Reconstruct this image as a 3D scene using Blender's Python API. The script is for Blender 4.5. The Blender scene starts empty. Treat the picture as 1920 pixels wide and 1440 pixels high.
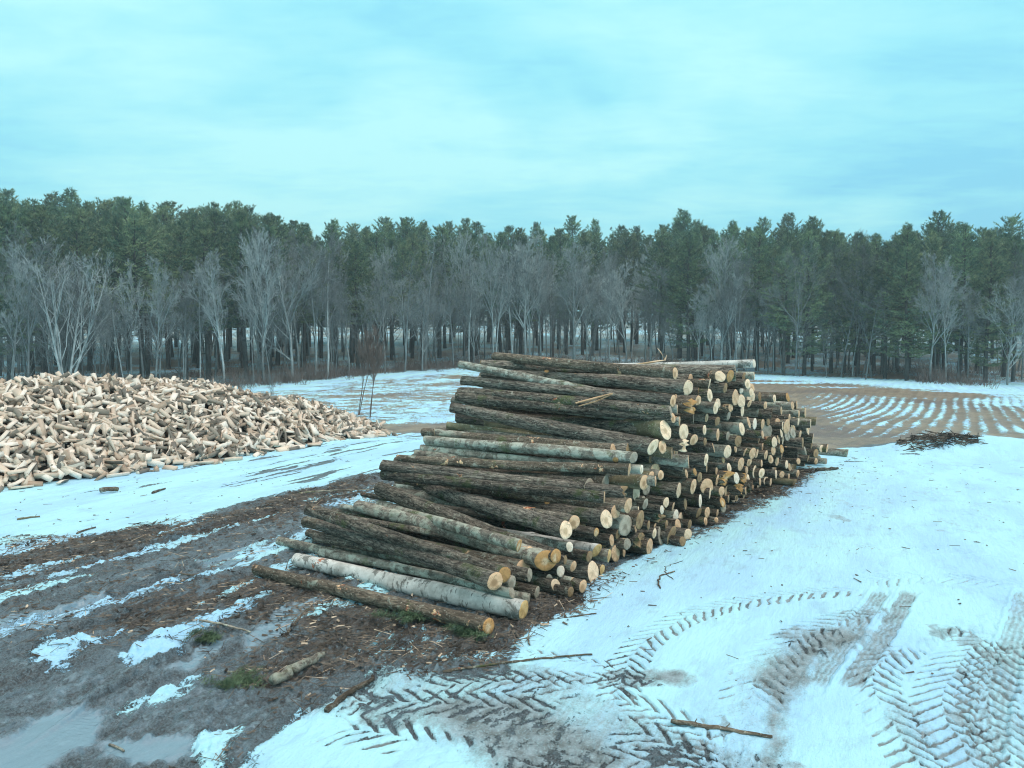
import bpy, math, random
import numpy as np
from mathutils import Vector, Matrix

# ------------------------------------------------------------------ camera, world, sun
sc = bpy.context.scene
COL = sc.collection
CAM_H = 3.2
F = 1440.0
PITCH = math.atan(80.0 / F)
cam_d = bpy.data.cameras.new('camera')
cam_d.lens = 27.0
cam_d.sensor_width = 36.0
cam_d.clip_start = 0.1
cam_d.clip_end = 6000
cam = bpy.data.objects.new('camera', cam_d)
cam.location = (0, 0, CAM_H)
cam.rotation_euler = (math.pi / 2 - PITCH, 0, 0)
COL.objects.link(cam)
sc.camera = cam

SUN_EL, SUN_AZ = math.radians(48), math.radians(125)   # azimuth clockwise from +Y
w = bpy.data.worlds.new('World')
sc.world = w
w.use_nodes = True
nt = w.node_tree
nt.nodes.clear()
N = nt.nodes.new
L = nt.links.new
out = N('ShaderNodeOutputWorld')
bg = N('ShaderNodeBackground')
bg.inputs[1].default_value = 0.1
L(bg.outputs[0], out.inputs[0])
sky = N('ShaderNodeTexSky')
sky.sky_type = 'NISHITA'
sky.sun_disc = False
sky.sun_elevation = SUN_EL
sky.sun_rotation = SUN_AZ
tc = N('ShaderNodeTexCoord')
sep = N('ShaderNodeSeparateXYZ')
L(tc.outputs['Generated'], sep.inputs[0])
def wmath(op, a, b=None, c=None):
    n = N('ShaderNodeMath'); n.operation = op
    for i, v in enumerate((a, b, c)):
        if v is None: continue
        if isinstance(v, (int, float)): n.inputs[i].default_value = v
        else: L(v, n.inputs[i])
    return n.outputs[0]
zc = wmath('ADD', wmath('MAXIMUM', sep.outputs[2], 0.0), 0.10)
px_ = wmath('DIVIDE', sep.outputs[0], zc)
py_ = wmath('DIVIDE', sep.outputs[1], zc)
cmb = N('ShaderNodeCombineXYZ')
L(px_, cmb.inputs[0]); L(py_, cmb.inputs[1])
def wnoise(scale, detail, rough, off, stretch=(1, 1, 1), dist=0.0):
    mp = N('ShaderNodeMapping'); mp.inputs['Location'].default_value = off
    mp.inputs['Scale'].default_value = stretch
    L(cmb.outputs[0], mp.inputs[0])
    n = N('ShaderNodeTexNoise'); n.inputs['Scale'].default_value = scale
    n.inputs['Detail'].default_value = detail; n.inputs['Roughness'].default_value = rough
    n.inputs['Distortion'].default_value = dist
    L(mp.outputs[0], n.inputs['Vector'])
    return n.outputs[0]
n1 = wnoise(0.75, 5, 0.5, (3.1, 1.7, 0), (1, 0.75, 1), 0.6)
n2 = wnoise(2.2, 6, 0.55, (9.3, 4.2, 1), (0.8, 1.2, 1), 0.3)
n3 = wnoise(6.0, 5, 0.6, (1.3, 7.2, 2), (0.7, 1.4, 1), 0.5)
cl = wmath('ADD', wmath('MULTIPLY', n1, 0.62), wmath('ADD', wmath('MULTIPLY', n2, 0.36), wmath('MULTIPLY', wmath('SUBTRACT', n3, 0.5), 0.16)))
# a bluer thin spot low on the right, paler to the left
cl = wmath('SUBTRACT', cl, wmath('MULTIPLY', wmath('MAXIMUM', wmath('SUBTRACT', sep.outputs[0], 0.12), 0.0), 0.28))
# brighter veil low in the middle
vx = wmath('MULTIPLY', wmath('SUBTRACT', sep.outputs[0], 0.08), 2.6)
vz_ = wmath('MULTIPLY', wmath('SUBTRACT', sep.outputs[2], 0.19), 6.0)
veil = wmath('MAXIMUM', wmath('SUBTRACT', 1.0, wmath('ADD', wmath('MULTIPLY', vx, vx), wmath('MULTIPLY', vz_, vz_))), 0.0)
cl = wmath('ADD', cl, wmath('MULTIPLY', veil, 0.075))
ramp = N('ShaderNodeValToRGB')
L(cl, ramp.inputs[0])
e = ramp.color_ramp.elements
e[0].position = 0.33; e[0].color = (0.25, 0.73, 0.96, 1)
e[1].position = 0.60; e[1].color = (0.53, 1.03, 1.05, 1)
m_ = e.new(0.44); m_.color = (0.35, 0.88, 1.0, 1)
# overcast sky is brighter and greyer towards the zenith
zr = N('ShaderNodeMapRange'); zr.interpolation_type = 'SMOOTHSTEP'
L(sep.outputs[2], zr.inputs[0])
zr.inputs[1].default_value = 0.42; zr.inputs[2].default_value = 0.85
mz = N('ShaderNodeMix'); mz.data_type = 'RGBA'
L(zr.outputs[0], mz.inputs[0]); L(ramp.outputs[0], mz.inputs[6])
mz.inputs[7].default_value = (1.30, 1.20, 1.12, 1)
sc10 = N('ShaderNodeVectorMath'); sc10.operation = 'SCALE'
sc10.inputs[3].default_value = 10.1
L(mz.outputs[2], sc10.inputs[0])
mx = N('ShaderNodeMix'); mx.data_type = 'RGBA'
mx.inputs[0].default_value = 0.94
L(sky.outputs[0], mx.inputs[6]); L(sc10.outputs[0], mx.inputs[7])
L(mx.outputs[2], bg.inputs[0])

sd = bpy.data.lights.new('sun', 'SUN')
sd.energy = 1.35
sd.angle = math.radians(25)
sd.color = (1.0, 0.93, 0.84)
so = bpy.data.objects.new('sun', sd)
dv = Vector((math.sin(SUN_AZ) * math.cos(SUN_EL), math.cos(SUN_AZ) * math.cos(SUN_EL), math.sin(SUN_EL)))
so.rotation_euler = dv.to_track_quat('Z', 'Y').to_euler()
so.location = (30, -30, 40)
COL.objects.link(so)
sc.view_settings.view_transform = 'Standard'
sc.view_settings.look = 'None'
sc.view_settings.exposure = 0.12
sc.view_settings.gamma = 1.0
sc.cycles.max_bounces = 5
sc.cycles.diffuse_bounces = 3
sc.cycles.glossy_bounces = 2
sc.cycles.transparent_max_bounces = 4
sc.cycles.filter_width = 1.1
sc.cycles.use_denoising = True

# ------------------------------------------------------------------ helpers
rnd = random.Random(11)
def ray(x, y):
    cx = (x - 960) / F; cz = -(y - 720) / F
    c, s = math.cos(PITCH), math.sin(PITCH)
    # camera space (cx, forward 1, up cz) pitched down
    return Vector((cx, c + cz * s, -s + cz * c))
def at_z(x, y, z=0.0):
    r = ray(x, y)
    t = (z - CAM_H) / r.z
    return Vector((r.x * t, r.y * t, z))
def at_depth(x, y, d):
    r = ray(x, y)
    return Vector((0, 0, CAM_H)) + r * (d / r.y)

def tag(o, label=None, cat=None, group=None, kind=None):
    if label: o['label'] = label
    if cat: o['category'] = cat
    if group: o['group'] = group
    if kind: o['kind'] = kind
    return o

def mesh_data(name, V, Fc, mats, midx=None, smooth=True):
    me = bpy.data.meshes.new(name)
    V = np.asarray(V, dtype=np.float32)
    if isinstance(Fc, np.ndarray):
        nf, k = Fc.shape
        loops = Fc.astype(np.int32).ravel()
        starts = np.arange(nf, dtype=np.int32) * k
        totals = np.full(nf, k, dtype=np.int32)
    else:
        totals = np.array([len(f) for f in Fc], dtype=np.int32)
        nf = len(totals)
        starts = np.concatenate([[0], np.cumsum(totals)[:-1]]).astype(np.int32)
        loops = np.array([i for f in Fc for i in f], dtype=np.int32)
    me.vertices.add(len(V))
    me.vertices.foreach_set('co', V.ravel())
    me.loops.add(len(loops))
    me.loops.foreach_set('vertex_index', loops)
    me.polygons.add(nf)
    me.polygons.foreach_set('loop_start', starts)
    me.polygons.foreach_set('loop_total', totals)
    for m in mats: me.materials.append(m)
    if midx is not None:
        me.polygons.foreach_set('material_index', np.asarray(midx, dtype=np.int32))
    if smooth:
        me.polygons.foreach_set('use_smooth', np.ones(nf, dtype=bool))
    me.update(calc_edges=True)
    me.validate()
    return me
def link(name, me, parent=None, loc=None, rot=None):
    o = bpy.data.objects.new(name, me)
    COL.objects.link(o)
    if parent is not None: o.parent = parent
    if loc is not None: o.location = loc
    if rot is not None: o.rotation_euler = rot
    return o

ONES = ['', 'first', 'second', 'third', 'fourth', 'fifth', 'sixth', 'seventh', 'eighth', 'ninth', 'tenth', 'eleventh', 'twelfth',
        'thirteenth', 'fourteenth', 'fifteenth', 'sixteenth', 'seventeenth', 'eighteenth', 'nineteenth']
def ordinal(n):
    if n < 20: return ONES[n]
    t = ['', '', 'twent', 'thirt', 'fort', 'fift', 'sixt', 'sevent', 'eight', 'ninet']
    if n % 10 == 0: return t[n // 10] + 'ieth'
    return t[n // 10] + 'y-' + ONES[n % 10]

# 2-D value noise
def _h(ix, iy, seed):
    n = (ix.astype(np.int64) * 374761393 + iy.astype(np.int64) * 668265263 + seed * 1442695041) & 0x7fffffff
    n = ((n ^ (n >> 13)) * 1274126177) & 0x7fffffff
    n = (n ^ (n >> 16)) & 0xffff
    return n.astype(np.float32) / 65535.0
def vnoise(x, y, seed=0):
    xf = np.floor(x); yf = np.floor(y)
    fx = (x - xf).astype(np.float32); fy = (y - yf).astype(np.float32)
    fx = fx * fx * (3 - 2 * fx); fy = fy * fy * (3 - 2 * fy)
    ix = xf.astype(np.int64); iy = yf.astype(np.int64)
    a = _h(ix, iy, seed); b = _h(ix + 1, iy, seed); c = _h(ix, iy + 1, seed); d = _h(ix + 1, iy + 1, seed)
    return (a + (b - a) * fx) * (1 - fy) + (c + (d - c) * fx) * fy
def fbm(x, y, seed=0, oct=4, gain=0.5):
    s = 0; a = 1.0; t = 0
    for i in range(oct):
        s = s + a * vnoise(x * 2 ** i + 17.3 * i, y * 2 ** i + 5.1 * i, seed + i); t += a; a *= gain
    return s / t
def sstep(a, b, x):
    t = np.clip((x - a) / (b - a), 0, 1)
    return t * t * (3 - 2 * t)

# ------------------------------------------------------------------ terrain
_K = [-3, -.667, -.46, -.35, -.25, -.07, .03, .31, .65, 3]
_ZT = [-.3, -.3, -.25, -.05, .3, .9, .85, .25, -.3, -.3]
_DT = [50, 54, 57, 59, 63, 72, 73, 69, 62, 55]
def terrain(x, y):
    x = np.asarray(x, dtype=np.float64); y = np.asarray(y, dtype=np.float64)
    k = x / np.maximum(y, 1)
    zt = np.interp(k, _K, _ZT); dt = np.interp(k, _K, _DT)
    drop = -0.35 * sstep(23.5, 29, y - 0.04 * np.abs(x))
    z = drop + sstep(30, 1, (dt + 30 - y) / (dt) * 30) * 0
    f = np.clip((y - 30) / (dt - 30), 0, 1)
    f = f * f * (3 - 2 * f)
    z = z + f * (zt + 0.35)
    z = z + np.clip(y - dt, 0, 160) * 0.062
    z = z + 0.25 * (fbm(x * 0.07, y * 0.07, 5, 2) - .5) * sstep(30, 50, y)
    # low berm at the yard edge on the right
    t = np.clip((x - 8.5) / 16, 0, 1)
    yb = 22.6 - 0.5 * t * 4
    z = z + 0.42 * sstep(9.5, 12.5, x) * np.exp(-((y - yb) / 0.9) ** 2) * (0.7 + 0.6 * fbm(x * .8, y * .8, 9, 2)) * (1 - sstep(24, 34, x))
    return z
def tz(x, y): return float(terrain(np.array([x]), np.array([y]))[0])

# ------------------------------------------------------------------ material helpers
def new_mat(name):
    m = bpy.data.materials.new(name); m.use_nodes = True
    t = m.node_tree; t.nodes.clear()
    return m, t
class NT:
    def __init__(s, t): s.t = t
    def n(s, typ, **kw):
        x = s.t.nodes.new(typ)
        for k, v in kw.items(): setattr(x, k, v)
        return x
    def l(s, a, b): s.t.links.new(a, b)
    def put(s, inp, v):
        if v is None: return
        if hasattr(v, 'is_output'): s.l(v, inp)
        else:
            if isinstance(v, tuple) and len(v) == 3 and inp.type == 'RGBA': v = v + (1,)
            inp.default_value = v
    def math(s, op, a, b=None, c=None, clamp=False):
        x = s.n('ShaderNodeMath', operation=op, use_clamp=clamp)
        for i, v in enumerate((a, b, c)): s.put(x.inputs[i], v)
        return x.outputs[0]
    def mix(s, f, a, b, typ='MIX'):
        x = s.n('ShaderNodeMix', data_type='RGBA', blend_type=typ)
        s.put(x.inputs[0], f); s.put(x.inputs[6], a); s.put(x.inputs[7], b)
        return x.outputs[2]
    def mr(s, v, a, b, c=0.0, d=1.0, smooth=True):
        x = s.n('ShaderNodeMapRange')
        if smooth: x.interpolation_type = 'SMOOTHSTEP'
        s.put(x.inputs[0], v); x.inputs[1].default_value = a; x.inputs[2].default_value = b
        x.inputs[3].default_value = c; x.inputs[4].default_value = d
        return x.outputs[0]
    def mapping(s, v, scale=(1, 1, 1), rot=(0, 0, 0), loc=(0, 0, 0)):
        x = s.n('ShaderNodeMapping'); s.l(v, x.inputs[0])
        x.inputs['Scale'].default_value = scale; x.inputs['Rotation'].default_value = rot
        s.put(x.inputs['Location'], loc)
        return x.outputs[0]
    def noise(s, v, scale=1.0, detail=3, rough=0.5, dist=0.0, col=False):
        x = s.n('ShaderNodeTexNoise'); s.l(v, x.inputs['Vector'])
        x.inputs['Scale'].default_value = scale; x.inputs['Detail'].default_value = detail
        x.inputs['Roughness'].default_value = rough; x.inputs['Distortion'].default_value = dist
        return x.outputs[1 if col else 0]
    def vor(s, v, scale=1.0, feat='F1', out='Distance', rand=1.0):
        x = s.n('ShaderNodeTexVoronoi', feature=feat); s.l(v, x.inputs['Vector'])
        x.inputs['Scale'].default_value = scale
        x.inputs['Randomness'].default_value = rand
        return x.outputs[out]
    def bump(s, h, strength=0.5, dist=0.02, nrm=None):
        x = s.n('ShaderNodeBump'); s.l(h, x.inputs['Height'])
        x.inputs['Strength'].default_value = strength; x.inputs['Distance'].default_value = dist
        if nrm is not None: s.l(nrm, x.inputs['Normal'])
        return x.outputs[0]
    def out(s, col, rough=0.9, nrm=None, spec=0.3):
        b = s.n('ShaderNodeBsdfPrincipled'); o = s.n('ShaderNodeOutputMaterial')
        s.put(b.inputs['Base Color'], col); s.put(b.inputs['Roughness'], rough)
        s.put(b.inputs['Specular IOR Level'], spec)
        if nrm is not None: s.l(nrm, b.inputs['Normal'])
        s.l(b.outputs[0], o.inputs[0])
        return b

SNOW = (0.47, 0.76, 0.86)

# ------------------------------------------------------------------ ground
def ground_material():
    m, t = new_mat('ground_mix'); g = NT(t)
    pos = g.n('ShaderNodeNewGeometry').outputs['Position']
    a1 = g.n('ShaderNodeAttribute', attribute_name='cover'); s1 = g.n('ShaderNodeSeparateColor'); g.l(a1.outputs['Color'], s1.inputs[0])
    a2 = g.n('ShaderNodeAttribute', attribute_name='cover_more'); s2 = g.n('ShaderNodeSeparateColor'); g.l(a2.outputs['Color'], s2.inputs[0])
    snow, wet, litter = s1.outputs[0], s1.outputs[1], s1.outputs[2]
    field, slush, far = s2.outputs[0], s2.outputs[1], s2.outputs[2]
    ang = math.atan2(.90, .43)
    al = g.mapping(pos, scale=(0.35, 1.0, 1.0), rot=(0, 0, -ang))
    # mapping applies scale before rotation for vectors; build the aligned frame explicitly
    rt = g.mapping(pos, rot=(0, 0, -ang))
    al = g.mapping(rt, scale=(0.3, 1.0, 1.0))
    nf = g.noise(al, 16, 5, 0.65)
    nm = g.noise(pos, 5, 4, 0.6)
    nfine = g.noise(pos, 55, 4, 0.7)
    nclod = g.vor(pos, 22)
    # far away noise must be broader, or it averages out
    nfar = g.math('ADD', g.math('MULTIPLY', g.noise(g.mapping(pos, scale=(1.0, 0.6, 1.0)), 4.0, 6, 0.8), .5), g.math('MULTIPLY', g.noise(g.mapping(pos, scale=(1.0, 0.5, 1.0)), 12, 3, 0.8), .5))
    nrag = g.noise(g.mapping(rt, scale=(0.45, 1.0, 1.0)), 6.5, 6, 0.72)
    n_edge = g.math('ADD', g.math('MULTIPLY', nf, 0.35), g.math('ADD', g.math('MULTIPLY', nrag, 0.35), g.math('MULTIPLY', nfine, 0.3)))
    n_edge = g.mix(far, n_edge, nfar)
    # mud
    nrag = g.noise(g.mapping(rt, scale=(0.45, 1.0, 1.0)), 6.5, 6, 0.72)
    stk = g.noise(g.mapping(rt, scale=(0.10, 1.0, 1.0)), 3.4, 6, 0.68)
    mud = g.mix(g.mr(nm, .3, .7), (0.038, 0.048, 0.055), (0.100, 0.134, 0.155))
    mud = g.mix(g.mr(stk, .50, .62, 0, .8), mud, (0.155, 0.225, 0.275))
    mud = g.mix(g.mr(stk, .47, .38, 0, .7), mud, (0.045, 0.042, 0.040))
    mud = g.mix(g.mr(nfine, .35, .75), mud, (0.20, 0.265, 0.305))
    mud = g.mix(g.mr(g.noise(g.mapping(rt, scale=(0.5, 1.0, 1.0)), 90, 4, .8), .54, .64, 0, .8), mud, (0.025, 0.025, 0.025))
    mud = g.mix(g.mr(nclod, .30, .08, 0, .6), mud, (0.05, 0.048, 0.045))
    mud = g.mix(g.mr(nrag, .55, .72, 0, .75), mud, (0.045, 0.042, 0.038))
    mud = g.mix(g.mr(g.noise(rt, 3.3, 6, .75), .56, .66, 0, .6), mud, (0.27, 0.37, 0.43))
    lit = g.mix(g.mr(nf, .35, .65), (0.026, 0.023, 0.021), (0.120, 0.108, 0.100))
    lit = g.mix(g.mr(nfine, .56, .66), lit, (0.24, 0.21, 0.18))
    lit = g.mix(g.mr(g.noise(g.mapping(rt, scale=(0.6, 1.0, 1.0)), 70, 4, .8), .50, .62, 0, .8), lit, (0.02, 0.018, 0.016))
    lmask = g.mr(g.math('ADD', litter, g.math('MULTIPLY', g.math('SUBTRACT', nf, .5), 1.6)), .46, .66)
    soil = g.mix(lmask, mud, lit)
    grass_n = g.noise(g.mapping(pos, scale=(1, 1, 1)), 1.2, 6, 0.75)
    grass = g.mix(g.mr(grass_n, .35, .65), (0.17, 0.135, 0.115), (0.36, 0.285, 0.195))
    grass = g.mix(g.mr(g.noise(pos, 9, 5, .7), .4, .75, 0, .8), grass, (0.42, 0.34, 0.24))
    grass = g.mix(g.mr(g.noise(pos, .11, 3, .6), .52, .62, 0, .7), grass, (0.17, 0.125, 0.115))
    soil = g.mix(field, soil, grass)
    dirty = g.mix(g.mr(nm, .3, .7), (0.15, 0.175, 0.175), (0.32, 0.40, 0.44))
    dirty = g.mix(g.mr(g.noise(rt, 42, 5, .8), .48, .66, 0, .40), dirty, (0.46, 0.68, 0.76))
    dirty = g.mix(g.mr(g.noise(rt, 75, 3, .8), .56, .68, 0, .4), dirty, (0.09, 0.09, 0.085))
    sn = g.mix(g.mr(g.noise(al, .9, 5, .6), .38, .62), (0.43, 0.74, 0.97), (0.49, 0.86, 0.95))
    sl_f = g.mr(g.math('ADD', slush, g.math('MULTIPLY', g.math('SUBTRACT', n_edge, .5), 1.2)), .34, .80)
    gr = g.noise(g.mapping(rt, scale=(0.5, 1.0, 1.0)), 2.6, 8, 0.78)
    sn = g.mix(g.mr(gr, .50, .66, 0, .42), sn, (0.30, 0.50, 0.66))
    sn = g.mix(g.mr(nfine, .58, .70, 0, .30), sn, (0.20, 0.27, 0.30))
    sn = g.mix(sl_f, sn, dirty)
    sm = g.mr(g.math('ADD', snow, g.math('MULTIPLY', g.math('SUBTRACT', n_edge, .5), 2.3)), .44, .54)
    col = g.mix(sm, soil, sn)
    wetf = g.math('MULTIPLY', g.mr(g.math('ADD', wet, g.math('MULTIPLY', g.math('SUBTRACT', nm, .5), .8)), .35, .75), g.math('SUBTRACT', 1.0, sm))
    col = g.mix(g.math('MULTIPLY', wetf, .8), col, (0.21, 0.32, 0.40))  # sky reflection on the wet patches painted into their base colour
    dry = g.mix(sm, (.33, .33, .33), (.75, .75, .75))
    rough = g.mix(wetf, dry, (.13, .13, .13))
    bh = g.math('ADD', g.math('MULTIPLY', nf, 0.9), g.math('ADD', g.math('MULTIPLY', nfine, .35), g.math('MULTIPLY', sm, .5)))
    bstr = g.mix(wetf, (1, 1, 1), (.16, .16, .16))
    b = g.n('ShaderNodeBump'); g.l(bh, b.inputs['Height']); b.inputs['Distance'].default_value = 0.05
    b2 = g.mix(sm, bstr, (.75, .75, .75)); g.l(b2, b.inputs['Strength'])
    g.out(col, rough, b.outputs[0], 0.5)
    return m

def build_ground():
    ys = [np.linspace(-60, 1.5, 14), np.arange(2, 5.2, .1), np.arange(5.2, 9.2, .0125), np.arange(9.2, 14, .02), np.arange(14, 26, .045)]
    y = 26.0; far = []
    while y < 78: far.append(y); y *= 1.006
    while y < 420: far.append(y); y *= 1.035
    ys = np.concatenate(ys + [np.array(far)])
    kd = np.arange(-.71, .7101, .0017)
    ko = []; k = .712
    while k < 9: k *= 1.13; ko.append(k)
    ko = np.array(ko)
    ks = np.concatenate([-ko[::-1], kd, ko])
    Y, K = np.meshgrid(ys, ks, indexing='ij')
    X = K * np.maximum(Y, 5.0)
    nr, nc = Y.shape
    X = X.ravel(); Y = Y.ravel()
    Z = terrain(X, Y)
    # traffic-aligned coordinates
    dx, dy = .43, .90
    U = X * dx + Y * dy; W = X * dy - Y * dx
    near = Y < 40
    S = np.ones_like(X); WET = np.zeros_like(X); LIT = np.zeros_like(X); FLD = np.zeros_like(X); SL = np.zeros_like(X)
    wob = .35 * (fbm(X * 1.1, Y * 1.1, 21, 4) - .5) * 2

    def poly_sd(pts, pix=True):
        P = np.array([(at_z(a, b).x, at_z(a, b).y) if pix else (a, b) for a, b in pts])
        lo = P.min(0) - 1.6; hi = P.max(0) + 1.6
        idx = np.nonzero((X > lo[0]) & (X < hi[0]) & (Y > lo[1]) & (Y < hi[1]))[0]
        x = X[idx]; yy = Y[idx]
        d = np.full(len(idx), 1e9); ins = np.zeros(len(idx), bool)
        n = len(P)
        for i in range(n):
            a = P[i]; b = P[(i + 1) % n]; e_ = b - a
            t = np.clip(((x - a[0]) * e_[0] + (yy - a[1]) * e_[1]) / (e_ @ e_ + 1e-9), 0, 1)
            d = np.minimum(d, np.hypot(x - a[0] - t * e_[0], yy - a[1] - t * e_[1]))
            c = (a[1] > yy) != (b[1] > yy)
            xi = a[0] + (yy - a[1]) / (b[1] - a[1] + 1e-12) * (b[0] - a[0])
            ins ^= c & (x < xi)
        return idx, np.where(ins, d, -d)
    def blend(A, pts, val, soft=.15, wobble=1.0, strength=1.0, pix=True):
        idx, sdv = poly_sd(pts, pix)
        m = sstep(-soft, soft, sdv + wobble * wob[idx]) * strength
        A[idx] = A[idx] * (1 - m) + val * m

    # ---- bare, muddy working area
    mudpoly = [(-500, 1190), (0, 1052), (160, 1005), (330, 985), (430, 945), (560, 922), (640, 900), (740, 880), (900, 880), (1300, 940),
               (1370, 940), (1300, 995), (1220, 1028), (1138, 1065), (1080, 1112), (1010, 1172), (955, 1218), (860, 1240), (740, 1275), (650, 1310),
               (560, 1350), (500, 1400), (480, 1440), (560, 1900), (-800, 1900)]
    idx, sdv = poly_sd(mudpoly)
    mm = sstep(-.30, .30, sdv + .9 * wob[idx])
    S[idx] = S[idx] * (1 - mm) + .02 * mm
    LIT[idx] = mm * .34
    MUD = np.zeros_like(X); MUD[idx] = mm
    # pile skirt and far-end debris
    skirt = [(1300, 1010), (1420, 945), (1500, 905), (1545, 880), (1470, 880), (1300, 960)]
    blend(S, skirt, .12, .75, 1.0); blend(LIT, skirt, .8, .5)
    # litter zones
    for p in ([(0, 1010), (200, 1000), (420, 960), (700, 890), (700, 930), (420, 990), (200, 1040), (0, 1090)],
              [(150, 1180), (330, 1110), (480, 1070), (600, 1090), (760, 1150), (900, 1190), (980, 1180), (960, 1220), (860, 1250), (700, 1240), (600, 1270), (480, 1290),
               (380, 1290), (560, 1180), (430, 1150), (300, 1180)],
              [(860, 1170), (1130, 1070), (1150, 1100), (1010, 1190), (920, 1220)]):
        blend(LIT, p, .68, .35)
    blend(LIT, [(0, 1230), (340, 1230), (470, 1330), (300, 1440), (0, 1440), (-300, 1300)], .12, .3)
    # wet strips / puddles
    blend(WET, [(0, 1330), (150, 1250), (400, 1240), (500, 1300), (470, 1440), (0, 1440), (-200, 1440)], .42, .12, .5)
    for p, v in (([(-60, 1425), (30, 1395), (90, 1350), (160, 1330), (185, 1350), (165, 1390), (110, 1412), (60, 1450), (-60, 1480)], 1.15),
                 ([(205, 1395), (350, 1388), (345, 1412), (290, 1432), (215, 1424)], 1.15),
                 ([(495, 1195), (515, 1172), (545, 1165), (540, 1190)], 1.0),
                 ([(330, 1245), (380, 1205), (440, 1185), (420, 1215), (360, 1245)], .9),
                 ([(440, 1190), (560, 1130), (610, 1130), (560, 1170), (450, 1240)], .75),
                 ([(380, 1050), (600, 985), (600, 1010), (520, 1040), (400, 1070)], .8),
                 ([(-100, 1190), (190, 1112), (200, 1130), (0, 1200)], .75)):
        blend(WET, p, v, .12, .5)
    # streaks of old ice and snow in the mud along the wheel direction
    st = fbm(U * .22, W * 3.2, 31, 4)
    S += MUD * .62 * sstep(.55, .68, st) * sstep(7.5, 9.5, Y) * (X < -1.5)
    for p, v in (([(52, 1218), (100, 1195), (160, 1190), (230, 1178), (240, 1188), (190, 1205), (155, 1215), (130, 1245), (145, 1255), (90, 1262), (58, 1245)], .95),
                 ([(232, 1226), (262, 1205), (330, 1180), (380, 1160), (440, 1142), (495, 1112), (500, 1118), (440, 1155), (350, 1185), (330, 1215), (270, 1230)], .85),
                 ([(200, 1335), (250, 1310), (300, 1300), (345, 1278), (380, 1255), (350, 1295), (290, 1325), (210, 1345)], .7),
                 ([(360, 1412), (385, 1380), (440, 1368), (438, 1385), (412, 1410), (430, 1440), (440, 1500), (370, 1500)], .95),
                 ([(560, 1300), (640, 1260), (760, 1240), (900, 1225), (960, 1225), (900, 1290), (760, 1300), (640, 1330), (560, 1360)], .50),
                 ([(640, 1215), (720, 1165), (800, 1170), (860, 1200), (780, 1235), (700, 1250)], .40),
                 ([(390, 1052), (500, 1015), (600, 985), (640, 975), (560, 1020), (460, 1050)], .62),
                 ([(560, 940), (700, 905), (720, 915), (690, 940), (600, 960)], .5),
                 ([(640, 945), (700, 930), (712, 940), (660, 958)], .9),
                 ([(0, 1168), (100, 1140), (180, 1118), (170, 1127), (60, 1165), (0, 1180)], .62),
                 ([(-50, 1205), (90, 1165), (80, 1180), (0, 1205)], .55),
                 ([(640, 1310), (760, 1275), (1000, 1290), (1300, 1400), (1450, 1500), (560, 1500), (500, 1420), (560, 1360)], .85)):
        blend(S, p, v, .24, .7)
    # dirty snow / slush where machines turned
    for p, v in (([(560, 1300), (700, 1260), (900, 1250), (1180, 1255), (1280, 1270), (1260, 1290), (1120, 1300), (1250, 1350), (1400, 1400), (1500, 1480), (900, 1480), (860, 1400), (700, 1340), (580, 1340)], .55),
                 ([(840, 1330), (960, 1325), (1050, 1370), (1180, 1440), (1150, 1500), (1000, 1440), (880, 1370)], .95),
                 ([(1400, 1250), (1470, 1210), (1560, 1180), (1620, 1190), (1560, 1250), (1520, 1340), (1500, 1440), (1420, 1460), (1390, 1360)], .75),
                 ([(1640, 1260), (1700, 1290), (1760, 1380), (1800, 1500), (1680, 1500), (1640, 1360)], .5),
                 ([(1760, 1290), (1850, 1220), (1930, 1160), (2000, 1440), (1800, 1500)], .5),
                 ([(1160, 1262), (1270, 1270), (1275, 1282), (1170, 1285)], 1.0)):
        blend(SL, p, v, .25, .8)
    S -= SL * .28
    # general roughed-up texture of old prints on the far right yard
    prints = sstep(.52, .68, fbm(X * 3.1, Y * 1.7, 41, 4)) * sstep(.35, .6, fbm(X * .35, Y * .35, 43, 3))
    yr = (X > 1.5) & (Y > 7) & (Y < 24)
    SL += np.where(yr, prints * .42 * sstep(3, 6, X + (Y - 12) * .3 * 0), 0)
    # dark scatter next to the pile and thin streaks in the left strip
    lf = (X < -1) & (Y > 12) & (Y < 40)
    stv = fbm(U * .5, W * 5.0, 51, 4)
    kk = X / np.maximum(Y, 1)
    reg = sstep(-.42, -.30, kk) * sstep(-.05, -.1, kk) * sstep(15, 18, Y)
    S -= np.where(lf, reg * .9 * sstep(.60, .70, stv), 0)
    S -= np.where(lf, .8 * sstep(.70, .76, stv) * sstep(14, 17, Y), 0)
    S -= np.where((X > 0) & (Y > 17) & (Y < 24), .75 * sstep(.66, .74, fbm(X * .9, Y * 3.5, 55, 4)) * sstep(18.5, 20.5, Y), 0)
    # ---- fields
    yard_edge = 22.8 + .4 * np.sin(X * .5) + 1.0 * wob
    R = (X > 4) & (Y > 20)
    fr = sstep(0, .6, Y - yard_edge) * sstep(-.02, .05, kk)
    FLD = np.maximum(FLD, fr)
    ca, sa = .81, .59
    bend = .9 * (fbm(X * .06, Y * .06, 61, 2) - .5) * 5 + .012 * (X - 12) ** 2
    rows = .5 + .5 * np.sin((X * ca - Y * sa + bend + .18 * (fbm(X * .6, Y * .6, 67, 2) - .5)) * 2 * math.pi / .68)
    patch = fbm(X * .12, Y * .16, 63, 3)
    band = sstep(23, 27, Y) * sstep(52, 42, Y) * sstep(.36, .45, kk + .12 * (patch - .5))
    sf = .04 + band * .40 * rows + .22 * sstep(.45, .68, patch) + .22 * (fbm(X * .7, Y * 1.0, 64, 4) - .5) * 2
    dt = np.interp(kk, _K, _DT)
    edge = sstep(13, 8, dt - Y + 5 * (fbm(X * .1, Y * .3, 65, 2) - .5))
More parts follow.
